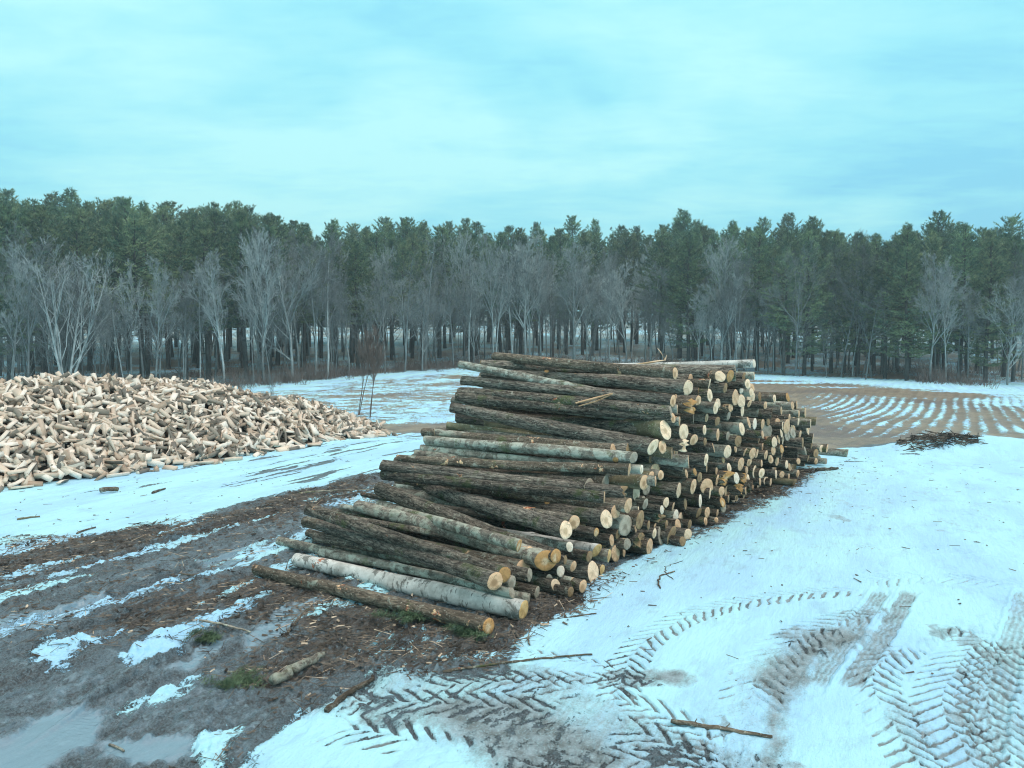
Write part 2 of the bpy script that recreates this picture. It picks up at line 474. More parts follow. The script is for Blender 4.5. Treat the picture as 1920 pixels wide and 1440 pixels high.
    sf = np.maximum(sf, edge * .78)
    sf = np.maximum(sf, .66 * sstep(.60, .66, fbm(X * .05, Y * .28, 66, 3)) * sstep(34, 38, Y))
    sf = np.where(kk > .56, sf + .30 * sstep(.56, .64, kk) * sstep(36, 44, Y), sf)
    S = S * (1 - fr) + sf * fr
    # left/middle field: thin snow over brown grass
    fl = sstep(28.5, 30.5, Y + wob) * sstep(.06, 0, kk)
    FLD = np.maximum(FLD, fl)
    sfl = .50 + .55 * (fbm(X * .3, Y * .6, 71, 4) - .5) + .7 * (fbm(X * 1.4, Y * 2.2, 73, 4) - .5)
    strip = sstep(28.7, 29.6, Y) * sstep(33.5, 31.5, Y + .5 * wob) * sstep(-.25, -.14, kk)
    sfl = sfl * (1 - strip) + .12 * strip
    sfl += .25 * edge
    S = S * (1 - fl) + sfl * fl
    # wood floor: mostly snow with leaf litter
    wood = sstep(-2, 2, Y - dt)
    sw = .42 + .9 * (fbm(X * .35, Y * .35, 81, 4) - .5) - .45 * sstep(2, -2, np.abs(Y - dt) - 1)
    S = S * (1 - wood) + sw * wood
    FLD = np.maximum(FLD, wood)
    # berm scatter
    bs = sstep(9.5, 11.5, X) * np.exp(-((Y - 22.2) / 1.0) ** 2)
    S -= bs * .9 * sstep(.47, .6, fbm(X * .9 + 3, Y * 1.5, 85, 3)) * sstep(18, 13, X)
    S -= bs * .55 * sstep(.53, .62, fbm(X * 1.2, Y * 1.9, 86, 3))

    # ---- relief
    relief = MUD * (.055 * (fbm(U * 2.2, W * 6, 91, 4) - .5) * 2 + .045 * (fbm(X * 6, Y * 6, 93, 4) - .5) * 2 + .04 * (fbm(U * 13, W * 21, 94, 3) - .5) * 2)
    relief += MUD * .05 * (fbm(U * .3, W * 2.4, 95, 3) - .5) * 2
    relief += LIT * near * .025 * fbm(X * 22, Y * 22, 97, 2)
    relief += np.where(near, .010 * (fbm(X * 4, Y * 4, 98, 3) - .5) * 2, 0)
    relief += np.where(near, SL * .03 * (fbm(X * 11, Y * 11, 99, 3) - .5) * 2, 0)
    relief *= (1 - .93 * sstep(.5, .9, WET))
    relief += fr * .04 * rows + sstep(29, 33, Y) * .08 * (fbm(X * .8, Y * .8, 101, 3) - .5)
    # snow sits on top of the ground a little
    relief += np.where(near, .022 * sstep(.4, .7, S), 0)

    # ---- tyre tracks
    def track(pts, width, pitch=.17, depth=.028, lug=True, slush=.5, cut=.25, ends=.5, core=0.0, duty=.30, skew=1.15, even=0.0):
        P = [np.array(at_z(a, b)[:2]) for a, b in pts]
        Q = []
        for i in range(len(P) - 1):
            p0 = P[max(i - 1, 0)]; p1 = P[i]; p2 = P[i + 1]; p3 = P[min(i + 2, len(P) - 1)]
            n = max(3, int(np.linalg.norm(p2 - p1) / .06))
            for j in range(n):
                t = j / n
                Q.append(.5 * ((2 * p1) + (-p0 + p2) * t + (2 * p0 - 5 * p1 + 4 * p2 - p3) * t * t + (-p0 + 3 * p1 - 3 * p2 + p3) * t ** 3))
        Q.append(P[-1]); Q = np.array(Q)
        sl_ = np.concatenate([[0], np.cumsum(np.linalg.norm(np.diff(Q, axis=0), axis=1))])
        T = np.gradient(Q, axis=0); T /= np.linalg.norm(T, axis=1)[:, None]
        lo = Q.min(0) - width; hi = Q.max(0) + width
        idx = np.nonzero((X > lo[0]) & (X < hi[0]) & (Y > lo[1]) & (Y < hi[1]))[0]
        best = np.full(len(idx), 1e9); bi = np.zeros(len(idx), int)
        for c0 in range(0, len(Q)):
            d = (X[idx] - Q[c0, 0]) ** 2 + (Y[idx] - Q[c0, 1]) ** 2
            u = d < best; best[u] = d[u]; bi[u] = c0
        keep = best < (width * .75) ** 2
        idx = idx[keep]; bi = bi[keep]
        rx = X[idx] - Q[bi, 0]; ry = Y[idx] - Q[bi, 1]
        s = sl_[bi] + rx * T[bi, 0] + ry * T[bi, 1]
        d = rx * T[bi, 1] - ry * T[bi, 0]
        hw = width / 2
        nz = fbm(X[idx] * 6, Y[idx] * 6, 111, 3) - .5
        nz2 = fbm(X[idx] * 16 + 9, Y[idx] * 16, 117, 2) - .5
        d = d + nz * .06; s = s + nz * .05 + nz2 * .035
        fade = sstep(0, ends, s) * sstep(0, ends, sl_[-1] - s)
        patchy = .25 + .75 * sstep(.36, .56, fbm(X[idx] * 1.6, Y[idx] * 1.6, 113, 3))
        patchy = patchy + (1 - patchy) * even
        if lug:
            s = s + .05 * np.sin(s * 1.7 + d * 4)
            ph = (s + np.abs(d) * skew) / pitch + np.where(d > 0, .5, 0)
            fr_ = ph - np.floor(ph)
            a = sstep(0, .10, fr_) * sstep(duty + .10, duty, fr_)
            inside = sstep(hw + .01, hw - .02, np.abs(d))
            m = a * inside * fade * patchy
            relief[idx] -= .72 * depth * m
            relief[idx] += depth * .05 * (1 - a) * inside * fade * patchy
            SL[idx] = np.maximum(SL[idx], min(1, slush * 1.15) * m)
            S[idx] -= cut * .8 * m
            if core > 0:
                c = core * sstep(hw, hw * .4, np.abs(d)) * fade
                SL[idx] = np.maximum(SL[idx], c)
        else:
            inside = sstep(hw + .01, hw - .01, np.abs(d)) * fade
            rib = .5 + .5 * np.cos(d * 2 * math.pi / (width / 4))
            blk = .5 + .5 * np.sin(s * 2 * math.pi / .05)
            relief[idx] -= depth * inside * (1 - .25 * rib * blk)
            relief[idx] += depth * .6 * np.exp(-((np.abs(d) - hw - .03) / .02) ** 2) * fade
            SL[idx] = np.maximum(SL[idx], inside * (slush + .12 * rib))
            S[idx] -= cut * inside * rib
    track([(1150, 1345), (1160, 1300), (1175, 1250), (1210, 1205), (1270, 1168), (1340, 1143), (1430, 1125), (1540, 1113), (1640, 1108)], .40, .165, .034, slush=1.0, cut=.5, duty=.33, even=.9)
    track([(940, 1222), (1010, 1228), (1080, 1240), (1150, 1256), (1200, 1275)], .20, .15, .028, slush=1.0, cut=.5, even=.8)
    track([(790, 1258), (900, 1268), (1020, 1272), (1130, 1275), (1275, 1282)], .26, .15, .03, slush=1.0, cut=.5, even=.8)
    track([(560, 1340), (680, 1318), (800, 1320), (940, 1330), (1080, 1350), (1230, 1390), (1400, 1470)], .50, .19, .035, slush=.85, cut=.45)
    track([(540, 1375), (660, 1372), (780, 1395), (880, 1430), (960, 1480)], .52, .19, .035, slush=.9, cut=.5)
    track([(760, 1300), (880, 1285), (1000, 1285), (1120, 1305), (1240, 1345), (1340, 1400), (1420, 1480)], .46, .18, .035, slush=.85, cut=.42)
    track([(830, 1500), (1000, 1450), (1200, 1430), (1420, 1450)], .46, .18, .03, slush=.7, cut=.3)
    track([(1420, 1480), (1400, 1400), (1405, 1320), (1435, 1250), (1500, 1200), (1590, 1165), (1700, 1140)], .55, .18, .034, slush=.8, cut=.35, core=.45)
    track([(1760, 1500), (1700, 1400), (1650, 1320), (1638, 1265), (1690, 1215), (1780, 1180), (1900, 1160)], .48, .18, .034, slush=.8, cut=.35, core=.3)
    track([(1870, 1500), (1810, 1410), (1770, 1330), (1790, 1260), (1850, 1200), (1960, 1150)], .55, .18, .034, slush=.8, cut=.3, core=.25)
    track([(1960, 1500), (1880, 1400), (1850, 1310), (1880, 1240), (1960, 1190)], .5, .18, .034, slush=.75, cut=.3, core=.2)
    track([(1600, 1100), (1700, 1085), (1820, 1090), (1980, 1110)], .5, .18, .03, slush=.6, cut=.25)
    track([(1360, 1050), (1500, 1035), (1680, 1030), (1920, 1045)], .45, .18, .012, slush=.25, cut=.05)
    track([(1515, 1312), (1545, 1260), (1585, 1205), (1625, 1150), (1660, 1100)], .20, .1, .02, lug=False, slush=.55, cut=.06)
    track([(1580, 1312), (1610, 1260), (1648, 1205), (1684, 1150), (1712, 1100)], .20, .1, .02, lug=False, slush=.6, cut=.06)
    track([(1840, 1440), (1860, 1350), (1880, 1270), (1905, 1180), (1930, 1100)], .24, .1, .02, lug=False, slush=.5, cut=.06)
    sm_n = sstep(.55, .66, fbm(X * 1.9, Y * 1.1, 121, 4)) * sstep(.1, .4, SL + .25 * (fbm(X * .7, Y * .7, 123, 2))) * (Y < 14)
    SL = np.maximum(SL, sm_n * .6); S -= sm_n * .22 * (fbm(X * 9, Y * 9, 125, 3) > .5)
    relief += sm_n * .03 * (fbm(X * 9, Y * 9, 125, 3) - .5)
    # ruts through the mud along the wheel direction
    for pts, wd in (([(-100, 1225), (200, 1130), (420, 1055), (620, 985), (720, 945)], .5), ([(-100, 1280), (250, 1160), (470, 1085), (560, 1050)], .5),
                    ([(60, 1440), (250, 1300), (420, 1200), (560, 1130)], .5), ([(-60, 1120), (200, 1050), (420, 990), (620, 935)], .45)):
        track(pts, wd, .2, .05, lug=False, slush=0, cut=0, ends=1.5)
    track([(0, 1120), (250, 1040), (500, 965), (700, 905)], .5, .2, .02, slush=.2, cut=0)
    Z = Z + relief
    me_v = np.stack([X, Y, Z], 1)
    I = (np.arange(nr - 1)[:, None] * nc + np.arange(nc - 1)[None, :]).ravel()
    Fq = np.stack([I, I + 1, I + nc + 1, I + nc], 1)
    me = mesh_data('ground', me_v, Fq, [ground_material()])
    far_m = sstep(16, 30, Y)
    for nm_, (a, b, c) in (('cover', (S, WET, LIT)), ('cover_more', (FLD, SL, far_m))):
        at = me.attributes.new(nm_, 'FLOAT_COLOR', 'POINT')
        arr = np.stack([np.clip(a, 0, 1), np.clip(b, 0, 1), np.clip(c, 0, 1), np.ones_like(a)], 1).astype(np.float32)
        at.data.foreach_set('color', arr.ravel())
    o = link('ground', me)
    tag(o, kind='structure')
    return X, Y, Z, MUD, LIT, S
GX, GY, GZ, GM, GL, GS = build_ground()

# ------------------------------------------------------------------ bark and wood materials
def bark_mat(name, dark, light, ridge_scale, stretch, lichen=0.0, lichen_col=(.33, .34, .28), moss=0.0, scuff=.0, bumpd=.012, rough_ridges=True):
    m, t = new_mat(name); g = NT(t)
    co = g.n('ShaderNodeTexCoord').outputs['Object']
    rd = g.n('ShaderNodeObjectInfo').outputs['Random']
    off = g.n('ShaderNodeCombineXYZ'); g.l(g.math('MULTIPLY', rd, 37.0), off.inputs[0]); g.l(g.math('MULTIPLY', rd, 91.0), off.inputs[1])
    add = g.n('ShaderNodeVectorMath', operation='ADD'); g.l(co, add.inputs[0]); g.l(off.outputs[0], add.inputs[1])
    v = add.outputs[0]
    wv = g.noise(v, 5, 3, .5, col=True)
    wm = g.n('ShaderNodeVectorMath', operation='MULTIPLY_ADD'); g.l(wv, wm.inputs[0]); wm.inputs[1].default_value = (.10, .06, .06); g.l(v, wm.inputs[2])
    sv = g.mapping(wm.outputs[0], scale=(stretch, 1, 1))
    if rough_ridges:
        r1 = g.vor(sv, ridge_scale, 'DISTANCE_TO_EDGE')
        r = g.mr(r1, 0.02, .22)
        r2 = g.noise(sv, ridge_scale * 1.6, 5, .7)
        r3 = g.noise(g.mapping(wm.outputs[0], scale=(stretch * .7, 1, 1)), ridge_scale * .9, 7, .78)
        r = g.math('MULTIPLY', g.math('ADD', g.math('MULTIPLY', r, .35), g.mr(r3, .40, .66, 0, .75)), g.mr(r2, .30, .65, .35, 1.1))
    else:
        r2 = g.noise(sv, ridge_scale, 6, .7)
        r = g.mr(r2, .32, .68)
    col = g.mix(r, dark, light)
    big = g.noise(v, 1.1, 4, .65)
    col = g.mix(g.mr(big, .35, .7, 0, .5), col, tuple(c * .45 for c in dark))
    if lichen > 0:
        ln = g.noise(v, 4.2, 7, .75, .4)
        lm = g.mr(ln, .62 - lichen * .25, .68 - lichen * .25, 0, .85)
        col = g.mix(g.math('MULTIPLY', lm, g.mr(r2, .3, .6, .4, 1)), col, lichen_col)
    if moss > 0:
        mn = g.noise(v, 2.0, 5, .7)
        col = g.mix(g.mr(mn, .60 - moss * .2, .70 - moss * .2, 0, .7), col, (0.075, 0.10, 0.035))
    if scuff > 0:
        sn = g.noise(g.mapping(v, scale=(.8, 1, 1)), 3.0, 5, .72, .3)
        sp = g.mr(sn, .70 - scuff * .1, .72 - scuff * .1)
        col = g.mix(sp, col, g.mix(g.mr(g.noise(v, 14, 2), .4, .6), (0.30, 0.10, 0.055), (0.62, 0.42, 0.25)))
    # small pale nicks
    nk = g.noise(v, 38, 3, .6)
    col = g.mix(g.mr(nk, .60, .66, 0, .6), col, (.46, .43, .36))
    col = g.mix(g.mr(g.noise(v, 19, 4, .7), .60, .66, 0, .7), col, (.015, .013, .011))
    hv = g.n('ShaderNodeHueSaturation'); g.l(g.math('MULTIPLY_ADD', rd, .8, 1.0), hv.inputs['Value']); g.l(col, hv.inputs['Color'])
    h = g.math('ADD', r, g.math('MULTIPLY', g.noise(v, 45, 4, .7), .4))
    g.out(hv.outputs[0], .88, g.bump(h, .95, bumpd), .25)
    return m
BARK = {
    'furrowed': bark_mat('bark_furrowed', (.040, .032, .027), (.52, .45, .37), 26, .20, lichen=.12, moss=.12, scuff=.35, bumpd=.022),
    'dark': bark_mat('bark_dark', (.026, .020, .016), (.35, .295, .235), 22, .25, lichen=.18, moss=.25, scuff=.5, bumpd=.02),
    'grey': bark_mat('bark_grey', (.080, .068, .056), (.31, .27, .22), 14, .5, lichen=.55, moss=.15, scuff=.35, bumpd=.010, rough_ridges=False),
    'lichen': bark_mat('bark_lichen', (.085, .075, .060), (.33, .30, .25), 12, .5, lichen=.55, lichen_col=(.40, .42, .36), moss=.1, scuff=.3, bumpd=.010, rough_ridges=False),
    'olive': bark_mat('bark_olive', (.10, .083, .050), (.215, .185, .115), 9, .4, lichen=.15, moss=.3, scuff=.1, bumpd=.007, rough_ridges=False),
    'brown': bark_mat('bark_brown', (.055, .042, .031), (.30, .24, .18), 22, .3, lichen=.2, moss=.1, scuff=.8, bumpd=.018),
}
def birch_mat():
    m, t = new_mat('bark_birch'); g = NT(t)
    co = g.n('ShaderNodeTexCoord').outputs['Object']
    n = g.noise(g.mapping(co, scale=(1, .25, .25)), 26, 4, .7)
    big = g.noise(co, 2.6, 5, .7)
    patch = g.noise(co, 5.5, 6, .7, .6)
    col = g.mix(g.mr(big, .3, .7), (.36, .35, .32), (.80, .78, .74))
    col = g.mix(g.mr(n, .60, .66, 0, .85), col, (.07, .06, .05))
    col = g.mix(g.mr(patch, .54, .62, 0, .85), col, (.13, .125, .11))
    col = g.mix(g.mr(g.noise(co, 3.1, 4, .7), .67, .70), col, (.48, .20, .12))
    h = g.math('ADD', n, g.math('MULTIPLY', g.noise(co, 30, 4), .5))
    g.out(col, .75, g.bump(h, .7, .01), .3)
    return m
BARK['birch'] = birch_mat()
def end_mat(name, c1, c2, heart):
    m, t = new_mat(name); g = NT(t)
    co = g.n('ShaderNodeTexCoord').outputs['Object']
    rd = g.n('ShaderNodeObjectInfo').outputs['Random']
    ln = g.n('ShaderNodeVectorMath', operation='LENGTH')
    wv = g.noise(co, 6, 3, .6, col=True)
    wm = g.n('ShaderNodeVectorMath', operation='MULTIPLY_ADD'); g.l(wv, wm.inputs[0]); wm.inputs[1].default_value = (0, .025, .025); g.l(co, wm.inputs[2])
    sc_ = g.n('ShaderNodeVectorMath', operation='MULTIPLY'); g.l(wm.outputs[0], sc_.inputs[0]); sc_.inputs[1].default_value = (0, 1, 1)
    g.l(sc_.outputs[0], ln.inputs[0])
    r = ln.outputs['Value']
    ring = g.math('SINE', g.math('MULTIPLY', r, 620.0))
    col = g.mix(g.mr(g.noise(co, 9, 4, .65), .3, .7), c1, c2)
    col = g.mix(g.mr(ring, .2, 1, 0, .18), col, tuple(c * .55 for c in c2))
    hm = g.mr(g.math('ADD', r, g.math('MULTIPLY', g.noise(co, 14, 3), .05)), .085, .05)
    col = g.mix(g.math('MULTIPLY', hm, g.mr(rd, .35, .8, 0, .9)), col, heart)
    sp3 = g.n('ShaderNodeSeparateXYZ'); g.l(co, sp3.inputs[0])
    ang_ = g.math('ARCTAN2', sp3.outputs[1], sp3.outputs[2])
    crv = g.n('ShaderNodeCombineXYZ'); g.l(g.math('MULTIPLY', ang_, 1.1), crv.inputs[0]); g.l(g.math('MULTIPLY', rd, 60.0), crv.inputs[1]); g.l(g.math('MULTIPLY', r, 3.0), crv.inputs[2])
    crk = g.vor(crv.outputs[0], 1.3, 'DISTANCE_TO_EDGE')
    col = g.mix(g.mr(crk, .022, .006, 0, .5), col, tuple(c * .25 for c in c2))
    blot = g.noise(co, 5, 4, .7)
    col = g.mix(g.mr(blot, .52, .68, 0, .55), col, tuple(c * .5 for c in c2))
    # saw scratches
    s = g.noise(g.mapping(co, scale=(1, 1, 9), rot=(.5, 0, 0)), 24, 3, .6)
    col = g.mix(g.mr(s, .5, .75, 0, .3), col, tuple(c * .6 for c in c2))
    hv = g.n('ShaderNodeHueSaturation'); g.l(g.math('MULTIPLY_ADD', rd, .28, .82), hv.inputs['Value']); g.l(col, hv.inputs['Color'])
    g.out(hv.outputs[0], .8, g.bump(s, .25, .004), .25)
    return m
ENDM = {
    'pale': end_mat('cut_wood_pale', (1.0, .72, .50), (.84, .58, .38), (.55, .37, .22)),
    'tan': end_mat('cut_wood_tan', (.86, .55, .34), (.66, .39, .22), (.38, .21, .11)),
    'orange': end_mat('cut_wood_orange', (.62, .33, .13), (.48, .25, .10), (.70, .52, .33)),
    'yellow': end_mat('cut_wood_yellow', (.82, .55, .26), (.64, .38, .15), (.42, .23, .10)),
    'grey': end_mat('cut_wood_grey', (.48, .40, .31), (.34, .28, .21), (.24, .19, .14)),
    'brown': end_mat('cut_wood_brown', (.42, .27, .15), (.30, .18, .09), (.20, .12, .07)),
    'white': end_mat('cut_wood_white', (1.0, .82, .66), (.90, .70, .53), (.62, .48, .34)),
}

# ------------------------------------------------------------------ the log pile
UD = Vector((.80, -.60, 0)); VD = Vector((.60, .80, 0))
O_R = Vector((.16, 9.0, 0)); O_L = Vector((-3.4, 10.8, 0))
NRM = UD
def on_plane(x, y, org, off=0.0, rmin=0.1):
    r = ray(x, y); c = Vector((0, 0, CAM_H))
    o = org + UD * off
    t = (o - c).dot(NRM) / r.dot(NRM)
    p = c + r * t
    if p.z < rmin:
        p = at_z(x, y, rmin)
    return p

def log_mesh(name, length, r0, r1, bark, endcol, seed, tilt=(0, 0), bend=.02, broken=False, knots=2, tiltL=(0, 0)):
    """local frame: x from 0 (far/left end, radius r0) to length (sawn end, radius r1)"""
    rg = random.Random(seed)
    ns, nl = 26, max(8, int(length / .075))
    th = np.linspace(0, 2 * math.pi, ns, endpoint=False)
    s = np.linspace(0, 1, nl + 1)
    S_, T_ = np.meshgrid(s, th, indexing='ij')
    R = r0 + (r1 - r0) * S_
    p = [rg.uniform(0, 6.28) for _ in range(10)]
    xs = S_ * length
    lump = .045 * np.sin(2 * T_ + p[0] + 1.3 * xs) + .03 * np.sin(3 * T_ + p[1] - .9 * xs) + .025 * np.sin(xs * 3.1 + p[2]) * np.cos(T_ + p[3]) + .018 * np.sin(5 * T_ + p[4] + 2.3 * xs)
    lump += (fbm(xs * 3.5 + seed * 7.7, T_ * 2.2 + 3 * np.cos(T_), seed, 3) - .5) * .12
    lump += (vnoise(xs * 9 + seed, T_ * 8 / 6.283 * 3, seed + 3) - .5) * .06
    # butt flare at one end
    lump += rg.uniform(0, .12) * np.exp(-(length - xs) / .25)
    for _ in range(knots):
        kx = rg.uniform(.15, .9) * length; kt = rg.uniform(0, 6.28)
        dth = np.angle(np.exp(1j * (T_ - kt)))
        lump += rg.uniform(.12, .3) * np.exp(-((xs - kx) / .09) ** 2 - (dth / .4) ** 2)
    R = R * (1 + lump)
    a1, a2 = rg.uniform(-1, 1) * bend * length, rg.uniform(-1, 1) * bend * length * .6
    cy = a1 * (4 * S_ * (1 - S_)) + .25 * a2 * np.sin(S_ * 7 + p[5]) * S_ * (1 - S_) * 3
    cz = a2 * (4 * S_ * (1 - S_)) + .25 * a1 * np.sin(S_ * 6 + p[6]) * S_ * (1 - S_) * 3
    Yv = np.cos(T_) * R; Zv = np.sin(T_) * R
    wgt = np.exp(-(length - xs) / .12)
    wgl = np.exp(-xs / .12)
    Xv = xs + wgt * (tilt[0] * Yv + tilt[1] * Zv) + wgl * (tiltL[0] * Yv + tiltL[1] * Zv)
    if broken:
        jag = (fbm(np.cos(T_) * 3 + seed, np.sin(T_) * 3, seed + 9, 3) - .4) * r1 * 2.4
        Xv += wgt * jag
    V = np.stack([Xv, Yv + cy, Zv + cz], -1).reshape(-1, 3)
    Fs = []
    for i in range(nl):
        for j in range(ns):
            j2 = (j + 1) % ns
            Fs.append((i * ns + j, (i + 1) * ns + j, (i + 1) * ns + j2, i * ns + j2))
    me = mesh_data(name, V, np.array(Fs), [BARK[bark]])
    # discs for the two ends: three rings inward
    def disc(ring, sgn, matl):
        ring = ring.copy(); ring[:, 0] += sgn * .003
        c = ring.mean(0)
        vs = [c + (ring - c) * f for f in (.985, .62, .3)]
        vs = np.concatenate(vs + [c[None]])
        rr = np.random.RandomState(seed & 0x7fff)
        k = r1 * (.35 if broken and sgn > 0 else .02)
        vs[ns:, 0] += rr.uniform(-1, 1, len(vs) - ns) * k * .35
        org = np.array([c[0], c[1], c[2]])
        fs = []
        for q in range(2):
            for j in range(ns):
                j2 = (j + 1) % ns
                f = (q * ns + j, q * ns + j2, (q + 1) * ns + j2, (q + 1) * ns + j)
                fs.append(f if sgn > 0 else f[::-1])
        for j in range(ns):
            j2 = (j + 1) % ns
            f = (2 * ns + j, 2 * ns + j2, 3 * ns)
            fs.append(f if sgn > 0 else f[::-1])
        # rim that closes the 3 mm step
        rim = ring.copy(); rim[:, 0] -= sgn * .004
        b0 = len(vs); vs = np.concatenate([vs, rim])
        for j in range(ns):
            j2 = (j + 1) % ns
            f = (b0 + j, b0 + j2, j2, j)
            fs.append(f if sgn > 0 else f[::-1])
        return mesh_data('cut_end', vs - org, fs, [matl], smooth=False), org
    VV = V.reshape(nl + 1, ns, 3)
    return me, disc(VV[-1], 1, ENDM[endcol]), disc(VV[0], -1, ENDM['brown' if rg.random() < .5 else 'tan'])

LOGS = []   # (right xyz, left xyz, r_right, r_left, bark, end, broken, note)
def add_log(R, Lp, rr, rl, bark, endc, broken=False, note=None, bend=.012, knots=2, tilt=None):
    LOGS.append(dict(R=R, L=Lp, rr=rr, rl=rl, bark=bark, end=endc, broken=broken, note=note, bend=bend, knots=knots, tilt=tilt))

BK = {'f': 'furrowed', 'd': 'dark', 'g': 'grey', 'l': 'lichen', 'o': 'olive', 'b': 'brown', 'w': 'birch'}
EK = {'p': 'pale', 't': 'tan', 'o': 'orange', 'y': 'yellow', 'g': 'grey', 'b': 'brown', 'w': 'white'}
# long visible logs: right x,y,ry, left x,y,ly(radius px), bark, end, extra
LONG = [
    (916, 1174, 17, 480, 1068, 11, 'b', 'o', '', 'slender brown log lying alone nearest the camera in front of the white birch log'),
    (982, 1144, 21, 556, 1050, 15, 'w', 'y', '', 'white birch log with peeling bark lying at the foot of the stack'),
    (946, 1077, 14, 580, 955, 13, 'd', 'o', 's', 'long dark log with splintered reddish tip poking out at the stack front left'),
    (928, 1090, 17, 600, 985, 11, 'f', 't', '', 'ridged grey log just behind the birch log with a tan sawn end'),
    (960, 1112, 10, 602, 1036, 9, 'l', 'g', '', 'thin grey green log tucked behind the white birch log'),
    (973, 1023, 12, 712, 948, 12, 'g', 'o', '', 'smooth dark grey log resting on the front slope with slanted orange end'),
    (1024, 1051, 20, 672, 950, 13, 'g', 'o', '', 'thick grey log with bright orange end and pale heart near the stack front'),
    (1042, 1043, 15, 712, 916, 15, 'd', 'o', '', 'rough dark brown log pressed behind the big orange-ended log'),
    (1061, 994, 18, 786, 912, 13, 'f', 'p', '', 'deeply furrowed log with large pale oval end on the front slope'),
    (1076, 980, 13, 800, 925, 11, 'd', 't', '', None),
    (1137, 973, 18, 826, 926, 14, 'f', 'p', '', 'thick brown grey log with wide cream end above the furrowed log'),
    (1133, 933, 12, 718, 890, 10, 'd', 't', '', 'long dark log with pinkish end on the left flank of the stack'),
    (1168, 924, 15, 716, 872, 11, 'f', 'b', 'x', 'long bark-scarred log with ragged broken end and red scars'),
    (1208, 905, 15, 840, 880, 12, 'o', 't', '', 'olive brown log with scarred end above the broken log'),
    (1188, 858, 12, 800, 826, 11, 'l', 'g', '', 'pale lichen-covered log with a round sawn branch knot'),
    (1224, 838, 18, 846, 764, 11, 'f', 'p', '', 'thick log with tan oval end running from the left flank'),
    (1248, 806, 18, 960, 772, 11, 'o', 'p', '', 'smooth olive log with bright cream round end'),
    (1242, 838, 13, 870, 790, 10, 'o', 't', '', None),
    (1262, 784, 10, 858, 745, 12, 'd', 't', '', 'blackish log with white chip marks high on the left flank'),
    (1258, 772, 11, 862, 735, 11, 'd', 'g', '', None),
    (1270, 768, 10, 862, 683, 8, 'l', 'p', '', 'pale slender log lying slantwise across the upper logs'),
    (1262, 752, 12, 866, 713, 10, 'f', 't', '', None),
    (1290, 727, 15, 906, 700, 9, 'f', 'p', '', 'thick rugged log with red scars and pale end under the top row'),
    (1377, 699, 16, 900, 682, 8, 'f', 'p', '', 'largest top row log with broad cream end'),
    (1266, 700, 12, 928, 668, 9, 'b', 't', '', 'highest brown log at the crest of the stack'),
    (1414, 682, 9, 1085, 686, 6, 'w', 'w', '', 'whitish bare-barked log on top at the far right of the crest'),
    (1350, 706, 11, 1200, 700, 10, 'b', 'p', '', None),
    (1229, 902, 10, 780, 852, 9, 'g', 't', '', None),
    (1180, 880, 12, 748, 860, 8, 'b', 't', '', 'reddish brown log sunk between two longer logs on the left flank'),
    (1203, 880, 9, 793, 842, 9, 'l', 'w', '', None),
    (1222, 895, 12, 808, 840, 9, 'o', 't', '', None),
    (1291, 866, 12, 815, 810, 7, 'g', 't', '', 'slim grey log above the lichen-covered log'),
    (1282, 872, 14, 858, 785, 8, 'f', 'p', '', 'gnarled furrowed log whose white end faces right at mid height'),
    (1260, 850, 12, 838, 798, 8, 'o', 't', '', None),
    (1274, 790, 9, 848, 750, 6, 'g', 't', '', None),
    (1068, 1025, 9, 998, 1005, 9, 'l', 'w', '', 'short grey log with small white end beside the birch stub'),
    (1119, 1032, 12, 1068, 1012, 12, 'w', 'y', '', 'short white birch log with yellow end in the stack face'),
    (993, 1078, 13, 592, 1007, 11, 'd', 'g', '', 'dark low log whose mossy left end shows behind the birch log'),
    (960, 1092, 13, 630, 1022, 12, 'g', 'g', '', 'mottled grey log lying low beneath the ridged log'),
    (1154, 960, 12, 836, 918, 10, 'd', 't', '', None),
]
